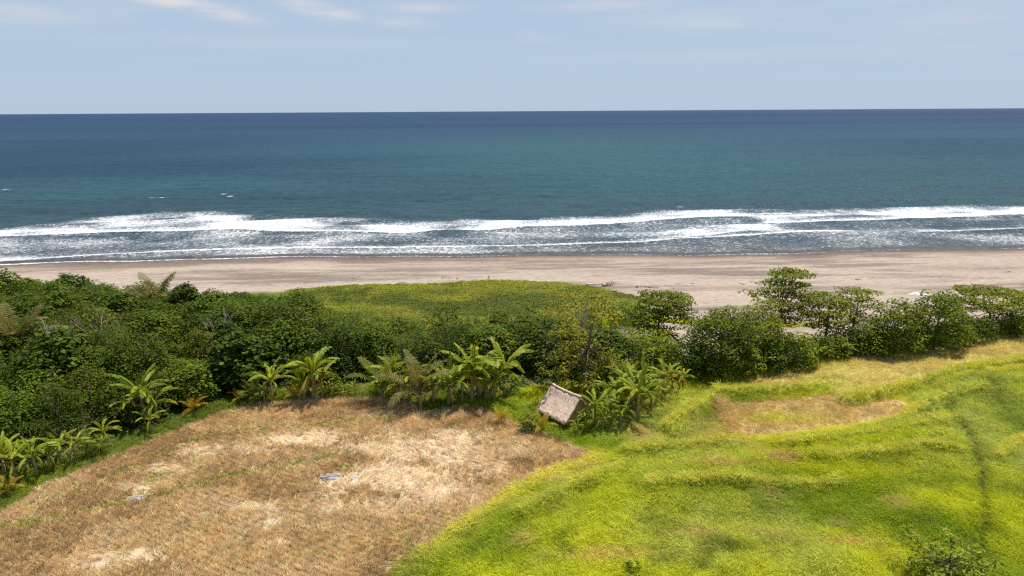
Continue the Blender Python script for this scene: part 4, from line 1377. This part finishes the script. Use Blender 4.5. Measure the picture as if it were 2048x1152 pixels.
# ------------------------------------------------------------------ thatched hut
def thatch_material():
    m, t, out = new_mat('old_thatch')
    co = NN(t, 'ShaderNodeTexCoord')
    mp = NN(t, 'ShaderNodeMapping')
    mp.inputs['Scale'].default_value = (7.0, 0.9, 0.9)
    t.links.new(co.outputs['Object'], mp.inputs[0])
    n1 = NN(t, 'ShaderNodeTexNoise')
    n1.inputs['Scale'].default_value = 3.0
    n1.inputs['Detail'].default_value = 6
    t.links.new(mp.outputs[0], n1.inputs['Vector'])
    n2 = NN(t, 'ShaderNodeTexNoise')
    n2.inputs['Scale'].default_value = 1.3
    n2.inputs['Detail'].default_value = 3
    t.links.new(co.outputs['Object'], n2.inputs['Vector'])
    col = mix_col(t, smooth_node(t, n1.outputs['Fac'], .3, .7), (0.50, 0.35, 0.26), (0.82, 0.64, 0.51))
    col = mix_col(t, math_node(t, 'MULTIPLY', smooth_node(t, n2.outputs['Fac'], .5, .72), .5), col, (0.45, 0.27, 0.18))
    a = attr_node(t, 'v')
    col = mix_col(t, a.outputs['Fac'], col, (0.30, 0.20, 0.13))
    p = NN(t, 'ShaderNodeBsdfPrincipled')
    p.inputs['Roughness'].default_value = .9
    p.inputs['Specular IOR Level'].default_value = .15
    t.links.new(col, p.inputs['Base Color'])
    b = NN(t, 'ShaderNodeBump')
    b.inputs['Strength'].default_value = .6
    b.inputs['Distance'].default_value = .04
    t.links.new(n1.outputs['Fac'], b.inputs['Height'])
    t.links.new(b.outputs[0], p.inputs['Normal'])
    t.links.new(p.outputs[0], out.inputs[0])
    return m


def build_hut():
    thatch = thatch_material()
    gx, gy = 4.80, 57.0
    root = empty('thatched_hut', (gx, gy, float(ground_z(gx, gy))), math.atan2(-2.74, 2.16))
    tag(root, 'small hut with steep weathered thatch roof in the grass', 'hut')
    hl, run, hr, he = 1.86, 1.75, 2.62, 0.78       # local x along the ridge, the big slope faces -y
    r = np.random.default_rng(77)

    def slope(side):
        nu, nv = 44, 22
        V, vals = [], []
        for layer in (0, 1):
            for j in range(nv + 1):
                t = j / nv
                for i in range(nu + 1):
                    s = i / nu * 2 - 1
                    flare = 1.0 + .05 * t
                    x = s * hl * flare + (np.sign(s) * .16 * (float(fbm(np.array(t * 5.0), np.array(s * 2.0 + 20), 3, 83)) - .5) if abs(s) > .94 else 0)
                    sag = .16 * math.sin(math.pi * t) + .14 * (1 - s * s) * (1 - .5 * t)
                    rag = (fbm(np.array(x * 5.0), np.array(side * 3.0 + 9), 3, 81) - .5) * .55 * (j / nv) ** 6
                    tt = t + rag * .35
                    y = side * (run * tt)
                    z = hr - (hr - he) * tt - sag * .6
                    course = .022 * ((t * 7) % 1.0)
                    bump = .05 * (float(fbm(np.array(x * 3.1 + 5), np.array(t * 6.0 + side), 3, 82)) - .5)
                    nz_, ny_ = .68, side * .73
                    off = (course + bump + .09) if layer == 0 else -.07
                    V.append((x, y + ny_ * off, z + nz_ * off))
                    vals.append(0.0 if layer == 0 else .6)
        n1_ = (nu + 1) * (nv + 1)
        Fs = []
        for j in range(nv):
            for i in range(nu):
                a = j * (nu + 1) + i
                f = (a, a + 1, a + nu + 2, a + nu + 1)
                g = tuple(n1_ + q for q in f)
                Fs.append(f if side > 0 else f[::-1])
                Fs.append(g[::-1] if side > 0 else g)
        rim = [i for i in range(nu + 1)] + [j * (nu + 1) + nu for j in range(1, nv + 1)] + [nv * (nu + 1) + i for i in range(nu - 1, -1, -1)] + [j * (nu + 1) for j in range(nv - 1, 0, -1)]
        for k in range(len(rim)):
            a, b = rim[k], rim[(k + 1) % len(rim)]
            Fs.append((a, b, n1_ + b, n1_ + a))
        me = make_mesh('roof_slope', np.array(V), Fs, thatch, True, {'v': np.array(vals)})
        o = link(bpy.data.objects.new('roof_slope', me), root)
        # loose straw ends along eave and verges
        mb = MB()
        for k in range(280):
            s = r.uniform(-1, 1)
            if r.random() < .55:
                t = 1.0
                x = s * hl * 1.04
            elif r.random() < .6:
                t = r.random()
                x = np.sign(s) * hl * (1.0 + .04 * t)
            else:
                t = r.uniform(.05, .95)
                x = s * hl
            y = side * run * t
            z = hr - (hr - he) * t + .05 - .06 * math.sin(math.pi * t)
            L = r.uniform(.12, .32)
            dx = r.normal(0, .22) + (np.sign(x) * .35 if abs(x) > hl * .99 else 0)
            d = Vector((dx, side * .69, -.72)).normalized() * L
            o_ = Vector((0, side * .05, .05)) * r.uniform(.6, 1.6)
            A = Vector((x, y, z)) + o_
            w = Vector((.011, 0, 0))
            mb.add([A - w, A + w, A + d + w * .4, A + d - w * .4], [(0, 1, 2, 3)], r.uniform(0, .35))
        so = link(bpy.data.objects.new('loose_straw', mb.mesh('loose_straw', thatch)), o)
        so['kind'] = 'stuff'

    slope(-1)
    slope(1)
    # ridge roll
    mb = MB()
    n = 14
    mb.tube([(hl * 1.03 * (2 * i / n - 1), .02 * math.sin(i * 1.7), hr + .10 - .085 * math.sin(math.pi * i / n) + .015 * math.sin(i * 2.9)) for i in range(n + 1)], [.11 + .012 * math.sin(i * 2.1) for i in range(n + 1)], 10)
    link(bpy.data.objects.new('ridge_roll', mb.mesh('ridge_roll', thatch, True)), root)
    # lashings below the ridge
    for k in range(9):
        mb = MB()
        x = -hl * .82 + hl * 1.64 * k / 8 + r.normal(0, .06)
        y0 = -.30 - r.uniform(0, .08)
        zz_ = lambda y: hr + (hr - he) / run * y + .155
        L = r.uniform(.07, .16)
        mb.tube([(x, y0, zz_(y0)), (x + L * .6, y0 - .03, zz_(y0 - .03) + .02), (x + L, y0 + r.uniform(-.08, .03), zz_(y0) + .01)], [.018, .026, .016], 5)
        link(bpy.data.objects.new('lashing', mb.mesh('lashing', M['tie'], True)), root)
    # posts, plates, rafters, woven gable ends, raised floor
    for sx in (-1, 1):
        for sy in (-1, 1):
            mb = MB()
            mb.tube([(sx * 1.5, sy * 1.15, -.3), (sx * 1.5, sy * 1.15, .7), (sx * 1.49, sy * 1.14, 1.22)], [.07, .065, .06], 8)
            link(bpy.data.objects.new('post', mb.mesh('post', M['bamboo'], True)), root)
    for sy in (-1, 1):
        mb = MB()
        mb.tube([(-1.75, sy * 1.15, 1.22), (0, sy * 1.16, 1.20), (1.75, sy * 1.15, 1.22)], [.05, .05, .05], 8)
        link(bpy.data.objects.new('wall_plate', mb.mesh('wall_plate', M['bamboo'], True)), root)
    for sx in (-1, 1):
        for sy in (-1, 1):
            mb = MB()
            mb.tube([(sx * 1.72, sy * .05, hr - .12), (sx * 1.72, sy * run * .95, he + .02)], [.035, .035], 7)
            link(bpy.data.objects.new('rafter', mb.mesh('rafter', M['bamboo'], True)), root)
        # gable of upright split-bamboo slats
        for k in range(19):
            y = -1.08 + 2.16 * k / 18
            top = hr - (hr - he) / run * abs(y) - .22
            mb = MB()
            mb.box((sx * (1.52 + .008 * (k % 2)), y, (top + .22) / 2 + .05), (.022, .108, top - .16))
            link(bpy.data.objects.new('wall_slat', mb.mesh('wall_slat', M['bamboo'])), root)
    for sy in (-1, 1):
        mb = MB()
        mb.box((0, sy * 1.12, .62), (2.96, .03, .9))
        link(bpy.data.objects.new('side_wall', mb.mesh('side_wall', M['bamboo'])), root)
    mb = MB()
    mb.box((0, 0, .16), (2.9, 2.1, .08))
    link(bpy.data.objects.new('floor_platform', mb.mesh('floor_platform', M['bamboo'])), root)


build_hut()


# ------------------------------------------------------------------ driftwood, stones and ash
def driftwood(u, v, length, rad, rz, label, mat, seed, branches=2, lift=.25, group=None, cat='driftwood'):
    p = on_ground(u, v)
    rr_ = random.Random(seed)
    mb = MB()
    n = 7
    pts = [Vector((length * (i / n - .5), rr_.uniform(-.08, .08) * length, rad * .7 + lift * abs(i / n - .4) + rr_.uniform(0, .05))) for i in range(n + 1)]
    mb.tube(pts, [rad * (1.1 - .65 * i / n) * rr_.uniform(.9, 1.1) for i in range(n + 1)], 8)
    for k in range(branches):
        i = rr_.randrange(1, n)
        d = Vector((rr_.uniform(-.5, .7), rr_.uniform(-1, 1), rr_.uniform(.15, .9))).normalized() * length * rr_.uniform(.18, .4)
        mb.tube([pts[i], pts[i] + d * .55 + Vector((0, 0, .05)), pts[i] + d], [rad * .5, rad * .35, rad * .12], 5)
    me = mb.mesh('driftwood', mat, True)
    o = link(bpy.data.objects.new('driftwood', me))
    o.location = tuple(p)
    o.rotation_euler = (0, 0, rz)
    return tag(o, label, cat, group)


driftwood(1217, 572, 2.6, .16, .4, 'tangled grey driftwood root on the sand at the tip of the vines', M['drift'], 1, 9, .5)
driftwood(1190, 570, 3.2, .13, .1, 'long pale driftwood trunk beside the tangled root', M['pale_drift'], 2, 2, .3)
driftwood(1224, 582, 2.8, .12, -.05, 'straight tan log lying in the vines below the tangled root', M['pale_drift'], 3, 0, .05)
driftwood(1275, 574, 1.0, .16, 1.1, 'short white stump standing alone on the sand', M['pale_drift'], 4, 2, .4)
driftwood(1303, 576, 2.4, .09, -.4, 'thin bent driftwood branch on the open sand', M['drift'], 5, 2, .3)
driftwood(1715, 596, 1.8, .07, -.7, 'thin dark stick on the sand above the leaning tree', M['drift'], 6, 1, .1)
driftwood(978, 556, 1.2, .10, 1.4, 'short upright driftwood stub behind the vine slope', M['drift'], 7, 2, .9)
deb = random.Random(9)
for k in range(26):
    u = deb.choice((deb.uniform(860, 980), deb.uniform(690, 860), deb.uniform(1280, 1420), deb.uniform(1450, 2040)))
    v = np.interp(u, [690, 860, 980, 1280, 1420, 1700, 2040], [560, 560, 558, 578, 568, 556, 548]) + deb.uniform(-5, 5)
    driftwood(u, v, deb.uniform(.5, 1.5), deb.uniform(.03, .08), deb.uniform(0, 3.1), 'small pale stick washed up on the upper beach', deb.choice((M['drift'], M['pale_drift'])), 40 + k, 1, .1, 'washed up sticks on the beach')


def lump(name, u, v, sx, sy, sz, mat, seed, label, cat):
    p = on_ground(u, v)
    V, Fs = [], []
    nr, ns = 7, 16
    V.append((0, 0, sz))
    for i in range(1, nr + 1):
        for k in range(ns):
            a = 2 * math.pi * k / ns
            q = i / nr
            j = 1 + .35 * (float(fbm(np.array(math.cos(a) * 1.3 + seed), np.array(math.sin(a) * 1.3), 2, seed)) - .5) * 2
            zz_ = sz * (1 - q ** 1.8) * (1 + .8 * (float(fbm(np.array(math.cos(a) * q * 2.5 + seed), np.array(math.sin(a) * q * 2.5), 2, seed + 3)) - .5)) - (.06 if i == nr else 0)
            V.append((math.cos(a) * q * sx * j, math.sin(a) * q * sy * j, zz_))
    for k in range(ns):
        Fs.append((0, 1 + k, 1 + (k + 1) % ns))
    for i in range(nr - 1):
        for k in range(ns):
            a, b = 1 + i * ns + k, 1 + i * ns + (k + 1) % ns
            Fs.append((a, a + ns, b + ns, b))
    o = link(bpy.data.objects.new(name, make_mesh(name, np.array(V), Fs, mat, True)))
    o.location = tuple(p)
    return tag(o, label, cat)


M['rock'] = wood_material('pale_rock', (0.40, 0.37, 0.34), (0.74, 0.71, 0.68), 2.5, .9, (1, 1, 1))
M['ash'] = wood_material('grey_ash', (0.07, 0.065, 0.07), (0.44, 0.42, 0.44), 2.2, .95, (1, 2.2, 1))
lump('boulder', 1838, 590, 1.5, 1.0, .55, M['rock'], 3, 'whitish flat boulder on the sand behind the round bushes', 'rock')
lump('ash_heap', 660, 956, .95, .55, .10, M['ash'], 5, 'larger grey ash patch in the middle of the stubble', 'ash heap')
lump('ash_heap', 706, 956, .45, .25, .07, M['ash'], 6, 'tiny dark ash patch just beside the larger one', 'ash heap')
lump('ash_heap', 276, 996, .75, .55, .09, M['ash'], 7, 'pale grey ash patch near the weedy strip', 'ash heap')


# ------------------------------------------------------------------ scattered cover: stubble, straw, grass, vines, undergrowth
def blades(name, seed, n, L, w, lean, spread, mat, flat=False, bend=.5, wind=.35):
    r = random.Random(seed)
    mb = MB()
    for k in range(n):
        a = r.uniform(0, 6.28)
        q = spread * math.sqrt(r.random())
        b0 = Vector((math.cos(a) * q, math.sin(a) * q, 0))
        ln = L * r.uniform(.6, 1.15)
        a2 = a + r.uniform(-1.0, 1.0)
        if flat:
            d = Vector((1, r.normalvariate(0, .35), r.uniform(0.02, .28))).normalized()
            b0.z = r.uniform(.02, .12)
            d2 = Vector((d.x, d.y + r.normalvariate(0, .2), d.z - .25)).normalized()
        else:
            ll = math.radians(lean) * r.uniform(.3, 1.2)
            d = Vector((math.cos(a2) * math.sin(ll) + wind * .5, math.sin(a2) * math.sin(ll), math.cos(ll))).normalized()
            d2 = (d + Vector((math.cos(a2) * bend * .5 + wind, math.sin(a2) * bend * .5, -bend))).normalized()
        s = d.cross(Vector((0, 0, 1)))
        if s.length < .05:
            s = Vector((1, 0, 0))
        s = s.normalized()
        th = r.uniform(0, 3.14)
        s = (s * math.cos(th) + d.cross(s) * math.sin(th)) * w * .5 * r.uniform(.7, 1.3)
        m_ = b0 + d * ln * .55
        e = m_ + d2 * ln * .45
        mb.add([b0 - s, b0 + s, m_ + s * .9, m_ - s * .9, e], [(0, 1, 2, 3), (3, 2, 4)], r.random())
    return bpy.data.objects.new(name, mb.mesh(name, mat))


def source(name, objs):
    c = bpy.data.collections.new(name)
    for o in objs:
        c.objects.link(o)
    return c


def scatter(name, P_, rz, tilt, scl, tint_, coll, nvar, label, cat):
    n = len(P_)
    me = bpy.data.meshes.new(name)
    me.vertices.add(n)
    me.vertices.foreach_set('co', np.asarray(P_, np.float32).ravel())
    rot = np.zeros((n, 3), np.float32)
    rot[:, 2] = rz
    rot[:, :2] = tilt
    a = me.attributes.new('rot', 'FLOAT_VECTOR', 'POINT')
    a.data.foreach_set('vector', rot.ravel())
    a = me.attributes.new('scl', 'FLOAT', 'POINT')
    a.data.foreach_set('value', np.asarray(scl, np.float32))
    a = me.attributes.new('idx', 'INT', 'POINT')
    a.data.foreach_set('value', rng.integers(0, nvar, n).astype(np.int32))
    a = me.attributes.new('tint', 'FLOAT_COLOR', 'POINT')
    a.data.foreach_set('color', np.hstack([np.clip(tint_, 0, 1), np.ones((n, 1))]).astype(np.float32).ravel())
    o = link(bpy.data.objects.new(name, me))
    ng = bpy.data.node_groups.new(name, 'GeometryNodeTree')
    ng.interface.new_socket('Geometry', in_out='INPUT', socket_type='NodeSocketGeometry')
    ng.interface.new_socket('Geometry', in_out='OUTPUT', socket_type='NodeSocketGeometry')
    gi, go = ng.nodes.new('NodeGroupInput'), ng.nodes.new('NodeGroupOutput')
    ci = ng.nodes.new('GeometryNodeCollectionInfo')
    ci.inputs['Collection'].default_value = coll
    ci.inputs['Separate Children'].default_value = True
    ci.inputs['Reset Children'].default_value = True
    ip = ng.nodes.new('GeometryNodeInstanceOnPoints')
    ip.inputs['Pick Instance'].default_value = True

    def na(nm, ty):
        q = ng.nodes.new('GeometryNodeInputNamedAttribute')
        q.data_type = ty
        q.inputs['Name'].default_value = nm
        return q.outputs['Attribute']
    ng.links.new(gi.outputs[0], ip.inputs['Points'])
    ng.links.new(ci.outputs[0], ip.inputs['Instance'])
    ng.links.new(na('idx', 'INT'), ip.inputs['Instance Index'])
    ng.links.new(na('rot', 'FLOAT_VECTOR'), ip.inputs['Rotation'])
    ng.links.new(na('scl', 'FLOAT'), ip.inputs['Scale'])
    ng.links.new(ip.outputs[0], go.inputs[0])
    md = o.modifiers.new('scatter', 'NODES')
    md.node_group = ng
    tag(o, label, cat, kind='stuff')
    return o


def jitter_grid(x0, x1, y0, y1, s, seed):
    r = np.random.default_rng(seed)
    X, Y = np.meshgrid(np.arange(x0, x1, s), np.arange(y0, y1, s))
    X = X.ravel() + r.uniform(-.5, .5, X.size) * s
    Y = Y.ravel() + r.uniform(-.5, .5, Y.size) * s
    k = in_view(X, Y, .06, 13)
    return X[k], Y[k], r


def vary(c, r, amt=.16, hue=.06):
    k = 1 + r.normal(0, amt, (len(c), 1))
    return np.clip(c * np.clip(k, .5, 1.6) * (1 + r.normal(0, hue, (len(c), 3))), 0.004, .9)


# standing stubble in rows
stub_src = source('stubble_source', [blades('stubble_%d' % k, 900 + k, 18, .42, .024, 26, .12, M['straw'], bend=.25, wind=.0) for k in range(5)])
laid_src = source('straw_source', [blades('straw_%d' % k, 920 + k, 20, .62, .020, 0, .30, M['straw'], flat=True) for k in range(5)])
grass_src = source('grass_source', [blades('grass_%d' % k, 940 + k, 46, .52, .017, 34, .24, M['grass'], bend=.7, wind=.45) for k in range(6)])
weed_src = source('weed_source', [blades('weed_%d' % k, 960 + k, 16, .26, .030, 50, .14, M['grass'], bend=.6, wind=.1) for k in range(4)])

X, Y, r = jitter_grid(-48, 14, 28, 66, .25, 31)
ins = sdist(stubble_poly, X, Y) > .05
X, Y = X[ins], Y[ins]
# pull the tufts towards planting rows that run up the field
ang = math.radians(28)
rowc = X * math.sin(ang) + Y * math.cos(ang)
sh = (np.round(rowc / .46) * .46 - rowc) * .86
X, Y = X + sh * math.sin(ang), Y + sh * math.cos(ang)
lf = laid(X, Y)
wf = weeds(X, Y)
u01 = r.random(len(X))
bare = np.zeros(len(X))
for u, v, ru, rv in ((560, 1085, 14, 9), (280, 1103, 22, 11), (205, 1125, 20, 9), (545, 1045, 16, 10), (660, 956, 26, 12), (276, 996, 22, 9), (706, 956, 12, 6)):
    bare = np.maximum(bare, spot(u, v, ru, rv, X, Y))
keep = (u01 > lf * .9) & (bare < .45) & (r.random(len(X)) > wf * .7)
Xs, Ys = X[keep], Y[keep]
n1 = fbm(Xs * .22, Ys * .45, 4, 91)
col = lerp(np.broadcast_to(STUB, (len(Xs), 3)), STRAW, np.clip(laid(Xs, Ys) * .9 + sstep(.5, .75, n1) * .35, 0, 1))
col = lerp(col, C(.52, .36, .165), sstep(.54, .36, n1) * .8)
scatter('stubble', np.stack([Xs, Ys, ground_z(Xs, Ys) - .02], 1), r.uniform(0, 6.28, len(Xs)), r.normal(0, .10, (len(Xs), 2)), r.uniform(.75, 1.25, len(Xs)), vary(col, r, .20, .025), stub_src, 5,
        'standing brown rice stubble in rows on the harvested field', 'stubble')
kl = (lf + .10 > r.random(len(X))) & (bare < .35) & (r.random(len(X)) < .62)
Xl, Yl = X[kl], Y[kl]
dirn = 5.0 * fbm(Xl * .16, Yl * .16, 3, 92) + r.normal(0, .5, len(Xl))
col = lerp(np.broadcast_to(STUB * 1.1, (len(Xl), 3)), STRAW * 1.05, np.clip(laid(Xl, Yl) + .15, 0, 1))
scatter('loose_straw', np.stack([Xl, Yl, ground_z(Xl, Yl) + .0], 1), dirn, r.normal(0, .08, (len(Xl), 2)), r.uniform(.7, 1.2, len(Xl)), vary(col, r, .16, .02), laid_src, 5, 'pale flattened straw lying in swirls over the harvested field', 'straw')
kw = (r.random(len(X)) < wf) & (bare < .5)
Xw, Yw = X[kw], Y[kw]
col = lerp(np.broadcast_to(C(.20, .27, .03), (len(Xw), 3)), C(.46, .40, .11), r.random(len(Xw)))
scatter('field_weeds', np.stack([Xw, Yw, ground_z(Xw, Yw)], 1), r.uniform(0, 6.28, len(Xw)), r.normal(0, .1, (len(Xw), 2)), r.uniform(.7, 1.3, len(Xw)), vary(col, r), weed_src, 4, 'green weeds in strips and patches of the stubble field', 'weeds')

# meadow grass
parts = []
for (y0, y1, s) in ((27, 52, .25), (52, 70, .31), (70, 98, .34)):
    X, Y, r = jitter_grid(-30, 102, y0, y1, s, 41 + int(y0))
    k = (sdist(stubble_poly, X, Y) < -.02) & (sdist(wood_floor_poly, X, Y) < .4) & (Y < np.interp(X, beach_back[:, 0], beach_back[:, 1]) - 1) & ((X > 12) | (Y < 64))
    # the strip between field and thicket on the other side belongs here too
    hx, hy = X - 4.8, Y - 57.0
    k &= ~((np.abs(hx * .62 - hy * .78) < 1.6) & (np.abs(hx * .78 + hy * .62) < 1.2))
    parts.append((X[k], Y[k], np.full(k.sum(), s)))
# grass strip along the thicket
X, Y, r = jitter_grid(-60, -4, 30, 68, .30, 48)
k = (sdist(stubble_poly, X, Y) < -.02) & (sdist(wood_floor_poly, X, Y) < .3) & (X < 0)
parts.append((X[k], Y[k], np.full(k.sum(), .17)))
X = np.concatenate([p[0] for p in parts])
Y = np.concatenate([p[1] for p in parts])
S = np.concatenate([p[2] for p in parts])
r = np.random.default_rng(52)
pb = np.maximum(sstep(-.2, .6, sdist(paddy_b, X, Y)), sstep(-.2, .6, sdist(paddy_a, X, Y)))
bundm = np.zeros(len(X))
for pl in (bund_a, bund_b, bund_c, bund_e):
    bundm = np.maximum(bundm, np.exp(-(dist_line(pl, X, Y) / .6) ** 2))
fur = np.maximum(np.exp(-(dist_line(furrow_a, X, Y) / .35) ** 2), np.exp(-(dist_line(furrow_b, X, Y) / .35) ** 2))
scl = (.62 + .85 * fbm(X * 1.3, Y * 1.3, 2, 99)) * (S / .27) ** .8 * r.uniform(.75, 1.25, len(X)) * (1 - .42 * pb) * (1 + .12 * bundm) * (1 - .30 * fur) * (.8 + .5 * fbm(X * .4, Y * .4, 3, 93))
hut_gap = np.hypot(X - 6, Y - 54) < 5
scl = np.where(hut_gap, scl * .8, scl)
scl = scl * (1 - .35 * np.exp(-(dist_line(bund_d, X, Y) / 1.6) ** 2))
wind = math.radians(200) + 2.4 * (fbm(X * .07, Y * .07, 3, 94) - .5) + r.normal(0, .45, len(X))
col = meadow_colour(X, Y)
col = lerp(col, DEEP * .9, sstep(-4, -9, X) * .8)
scatter('grass', np.stack([X, Y, ground_z(X, Y) - .03], 1), wind, r.normal(0, .10, (len(X), 2)), scl, vary(col, r, .09, .03), grass_src, 6, 'long bright green and yellow grass over terraces, bunds and paddies', 'grass')
tall_src = source('tall_grass_source', [blades('tall_grass_%d' % k, 990 + k, 26, .95, .014, 30, .25, M['grass'], bend=.9, wind=.7) for k in range(5)])
dr = fbm(X * .28, Y * .28, 4, 101)
kt = (dr > .50) & (r.random(len(X)) < .06 + .45 * sstep(.56, .7, dr)) & (pb < .4) & (X > -2) & (~hut_gap) & (dist_line(bund_d, X, Y) > 1.5)
Xt, Yt = X[kt], Y[kt]
colt = lerp(meadow_colour(Xt, Yt) * 1.05, PALE * 1.05, .05 + .25 * r.random(len(Xt)))
colt = lerp(colt, DRY, (r.random(len(Xt)) < .14) * .6)
scatter('tall_grass', np.stack([Xt, Yt, ground_z(Xt, Yt) - .03], 1), wind[kt] + r.normal(0, .3, len(Xt)), r.normal(0, .12, (len(Xt), 2)), r.uniform(.55, 1.05, len(Xt)), vary(colt, r, .1, .03), tall_src, 5, 'pale seeding grass leaning in drifts over the green terraces', 'grass')
print('grass tufts', len(X), 'stubble', len(Xs), 'straw', len(Xl))


# creeping vine cover on the dune, and undergrowth below the trees
def clump(name, seed, rx, rz, n, leaf, mat):
    rr_ = np.random.default_rng(seed)
    d = unit(rr_.normal(size=(n, 3)))
    d[:, 2] = np.abs(d[:, 2])
    c = d * np.array([rx, rx, rz]) * (1 - .4 * rr_.random((n, 1)))
    V, T = leaf_cloud(rr_, c, unit(d * .4 + np.array([0, 0, .8]) + rr_.normal(size=(n, 3)) * .4), leaf * rr_.uniform(.7, 1.3, n), .85)
    return bpy.data.objects.new(name, make_mesh(name, V, T, mat, False, {'v': np.repeat(rr_.random(n), 4)}))


vine_src = source('vine_source', [clump('vine_%d' % k, 970 + k, .6, .16, 80, .15, M['grass']) for k in range(5)])
X, Y, r = jitter_grid(-50, 32, 76, 125, .52, 55)
k = sdist(vine_poly, X, Y) + 1.6 * (fbm(X * .25, Y * .25, 3, 95) - .5) > -.1
X, Y = X[k], Y[k]
n = fbm(X * .12, Y * .2, 4, 96)
n2 = fbm(X * .5, Y * .5, 3, 97)
col = lerp(np.broadcast_to(C(.125, .165, .013), (len(X), 3)), C(.30, .31, .024), sstep(.34, .62, n - .14 + .32 * sstep(96, 113, Y)))
col = lerp(col, C(.21, .15, .035), sstep(.55, .75, n2) * .35)
scatter('creeping_vines', np.stack([X, Y, ground_z(X, Y) - .02], 1), r.uniform(0, 6.28, len(X)), r.normal(0, .12, (len(X), 2)), r.uniform(.7, 1.5, len(X)), vary(col, r, .07, .02), vine_src, 5,
        'yellow green creeping vines covering the dune behind the beach', 'vines')
under_src = source('undergrowth_source', [clump('under_%d' % k, 980 + k, .55, .55, 70, .20, M['grass']) for k in range(5)])
X, Y, r = jitter_grid(-75, 80, 40, 104, .9, 56)
dw = sdist(wood_floor_poly, X, Y)
n = fbm(X * .25, Y * .25, 3, 98)
k = (dw > -.1) & (sdist(stubble_poly, X, Y) < -.5) & (sdist(vine_poly, X, Y) < 0) & ((dw < 3.5) | (n > .45)) & (n > .30) & ((X < 12) | (Y < 73.2 + .33 * (X - 29)))
hx, hy = X - 4.8, Y - 57.0
k &= ~((np.abs(hx * .62 - hy * .78) < 2.2) & (np.abs(hx * .78 + hy * .62) < 2.2))
X, Y = X[k], Y[k]
col = lerp(np.broadcast_to(C(.045, .085, .012), (len(X), 3)), C(.13, .19, .022), r.random(len(X)))
scatter('undergrowth', np.stack([X, Y, ground_z(X, Y)], 1), r.uniform(0, 6.28, len(X)), r.normal(0, .1, (len(X), 2)), r.uniform(.6, 1.4, len(X)), vary(col, r), under_src, 5, 'low leafy undergrowth at the foot of the thicket and tree line', 'undergrowth')
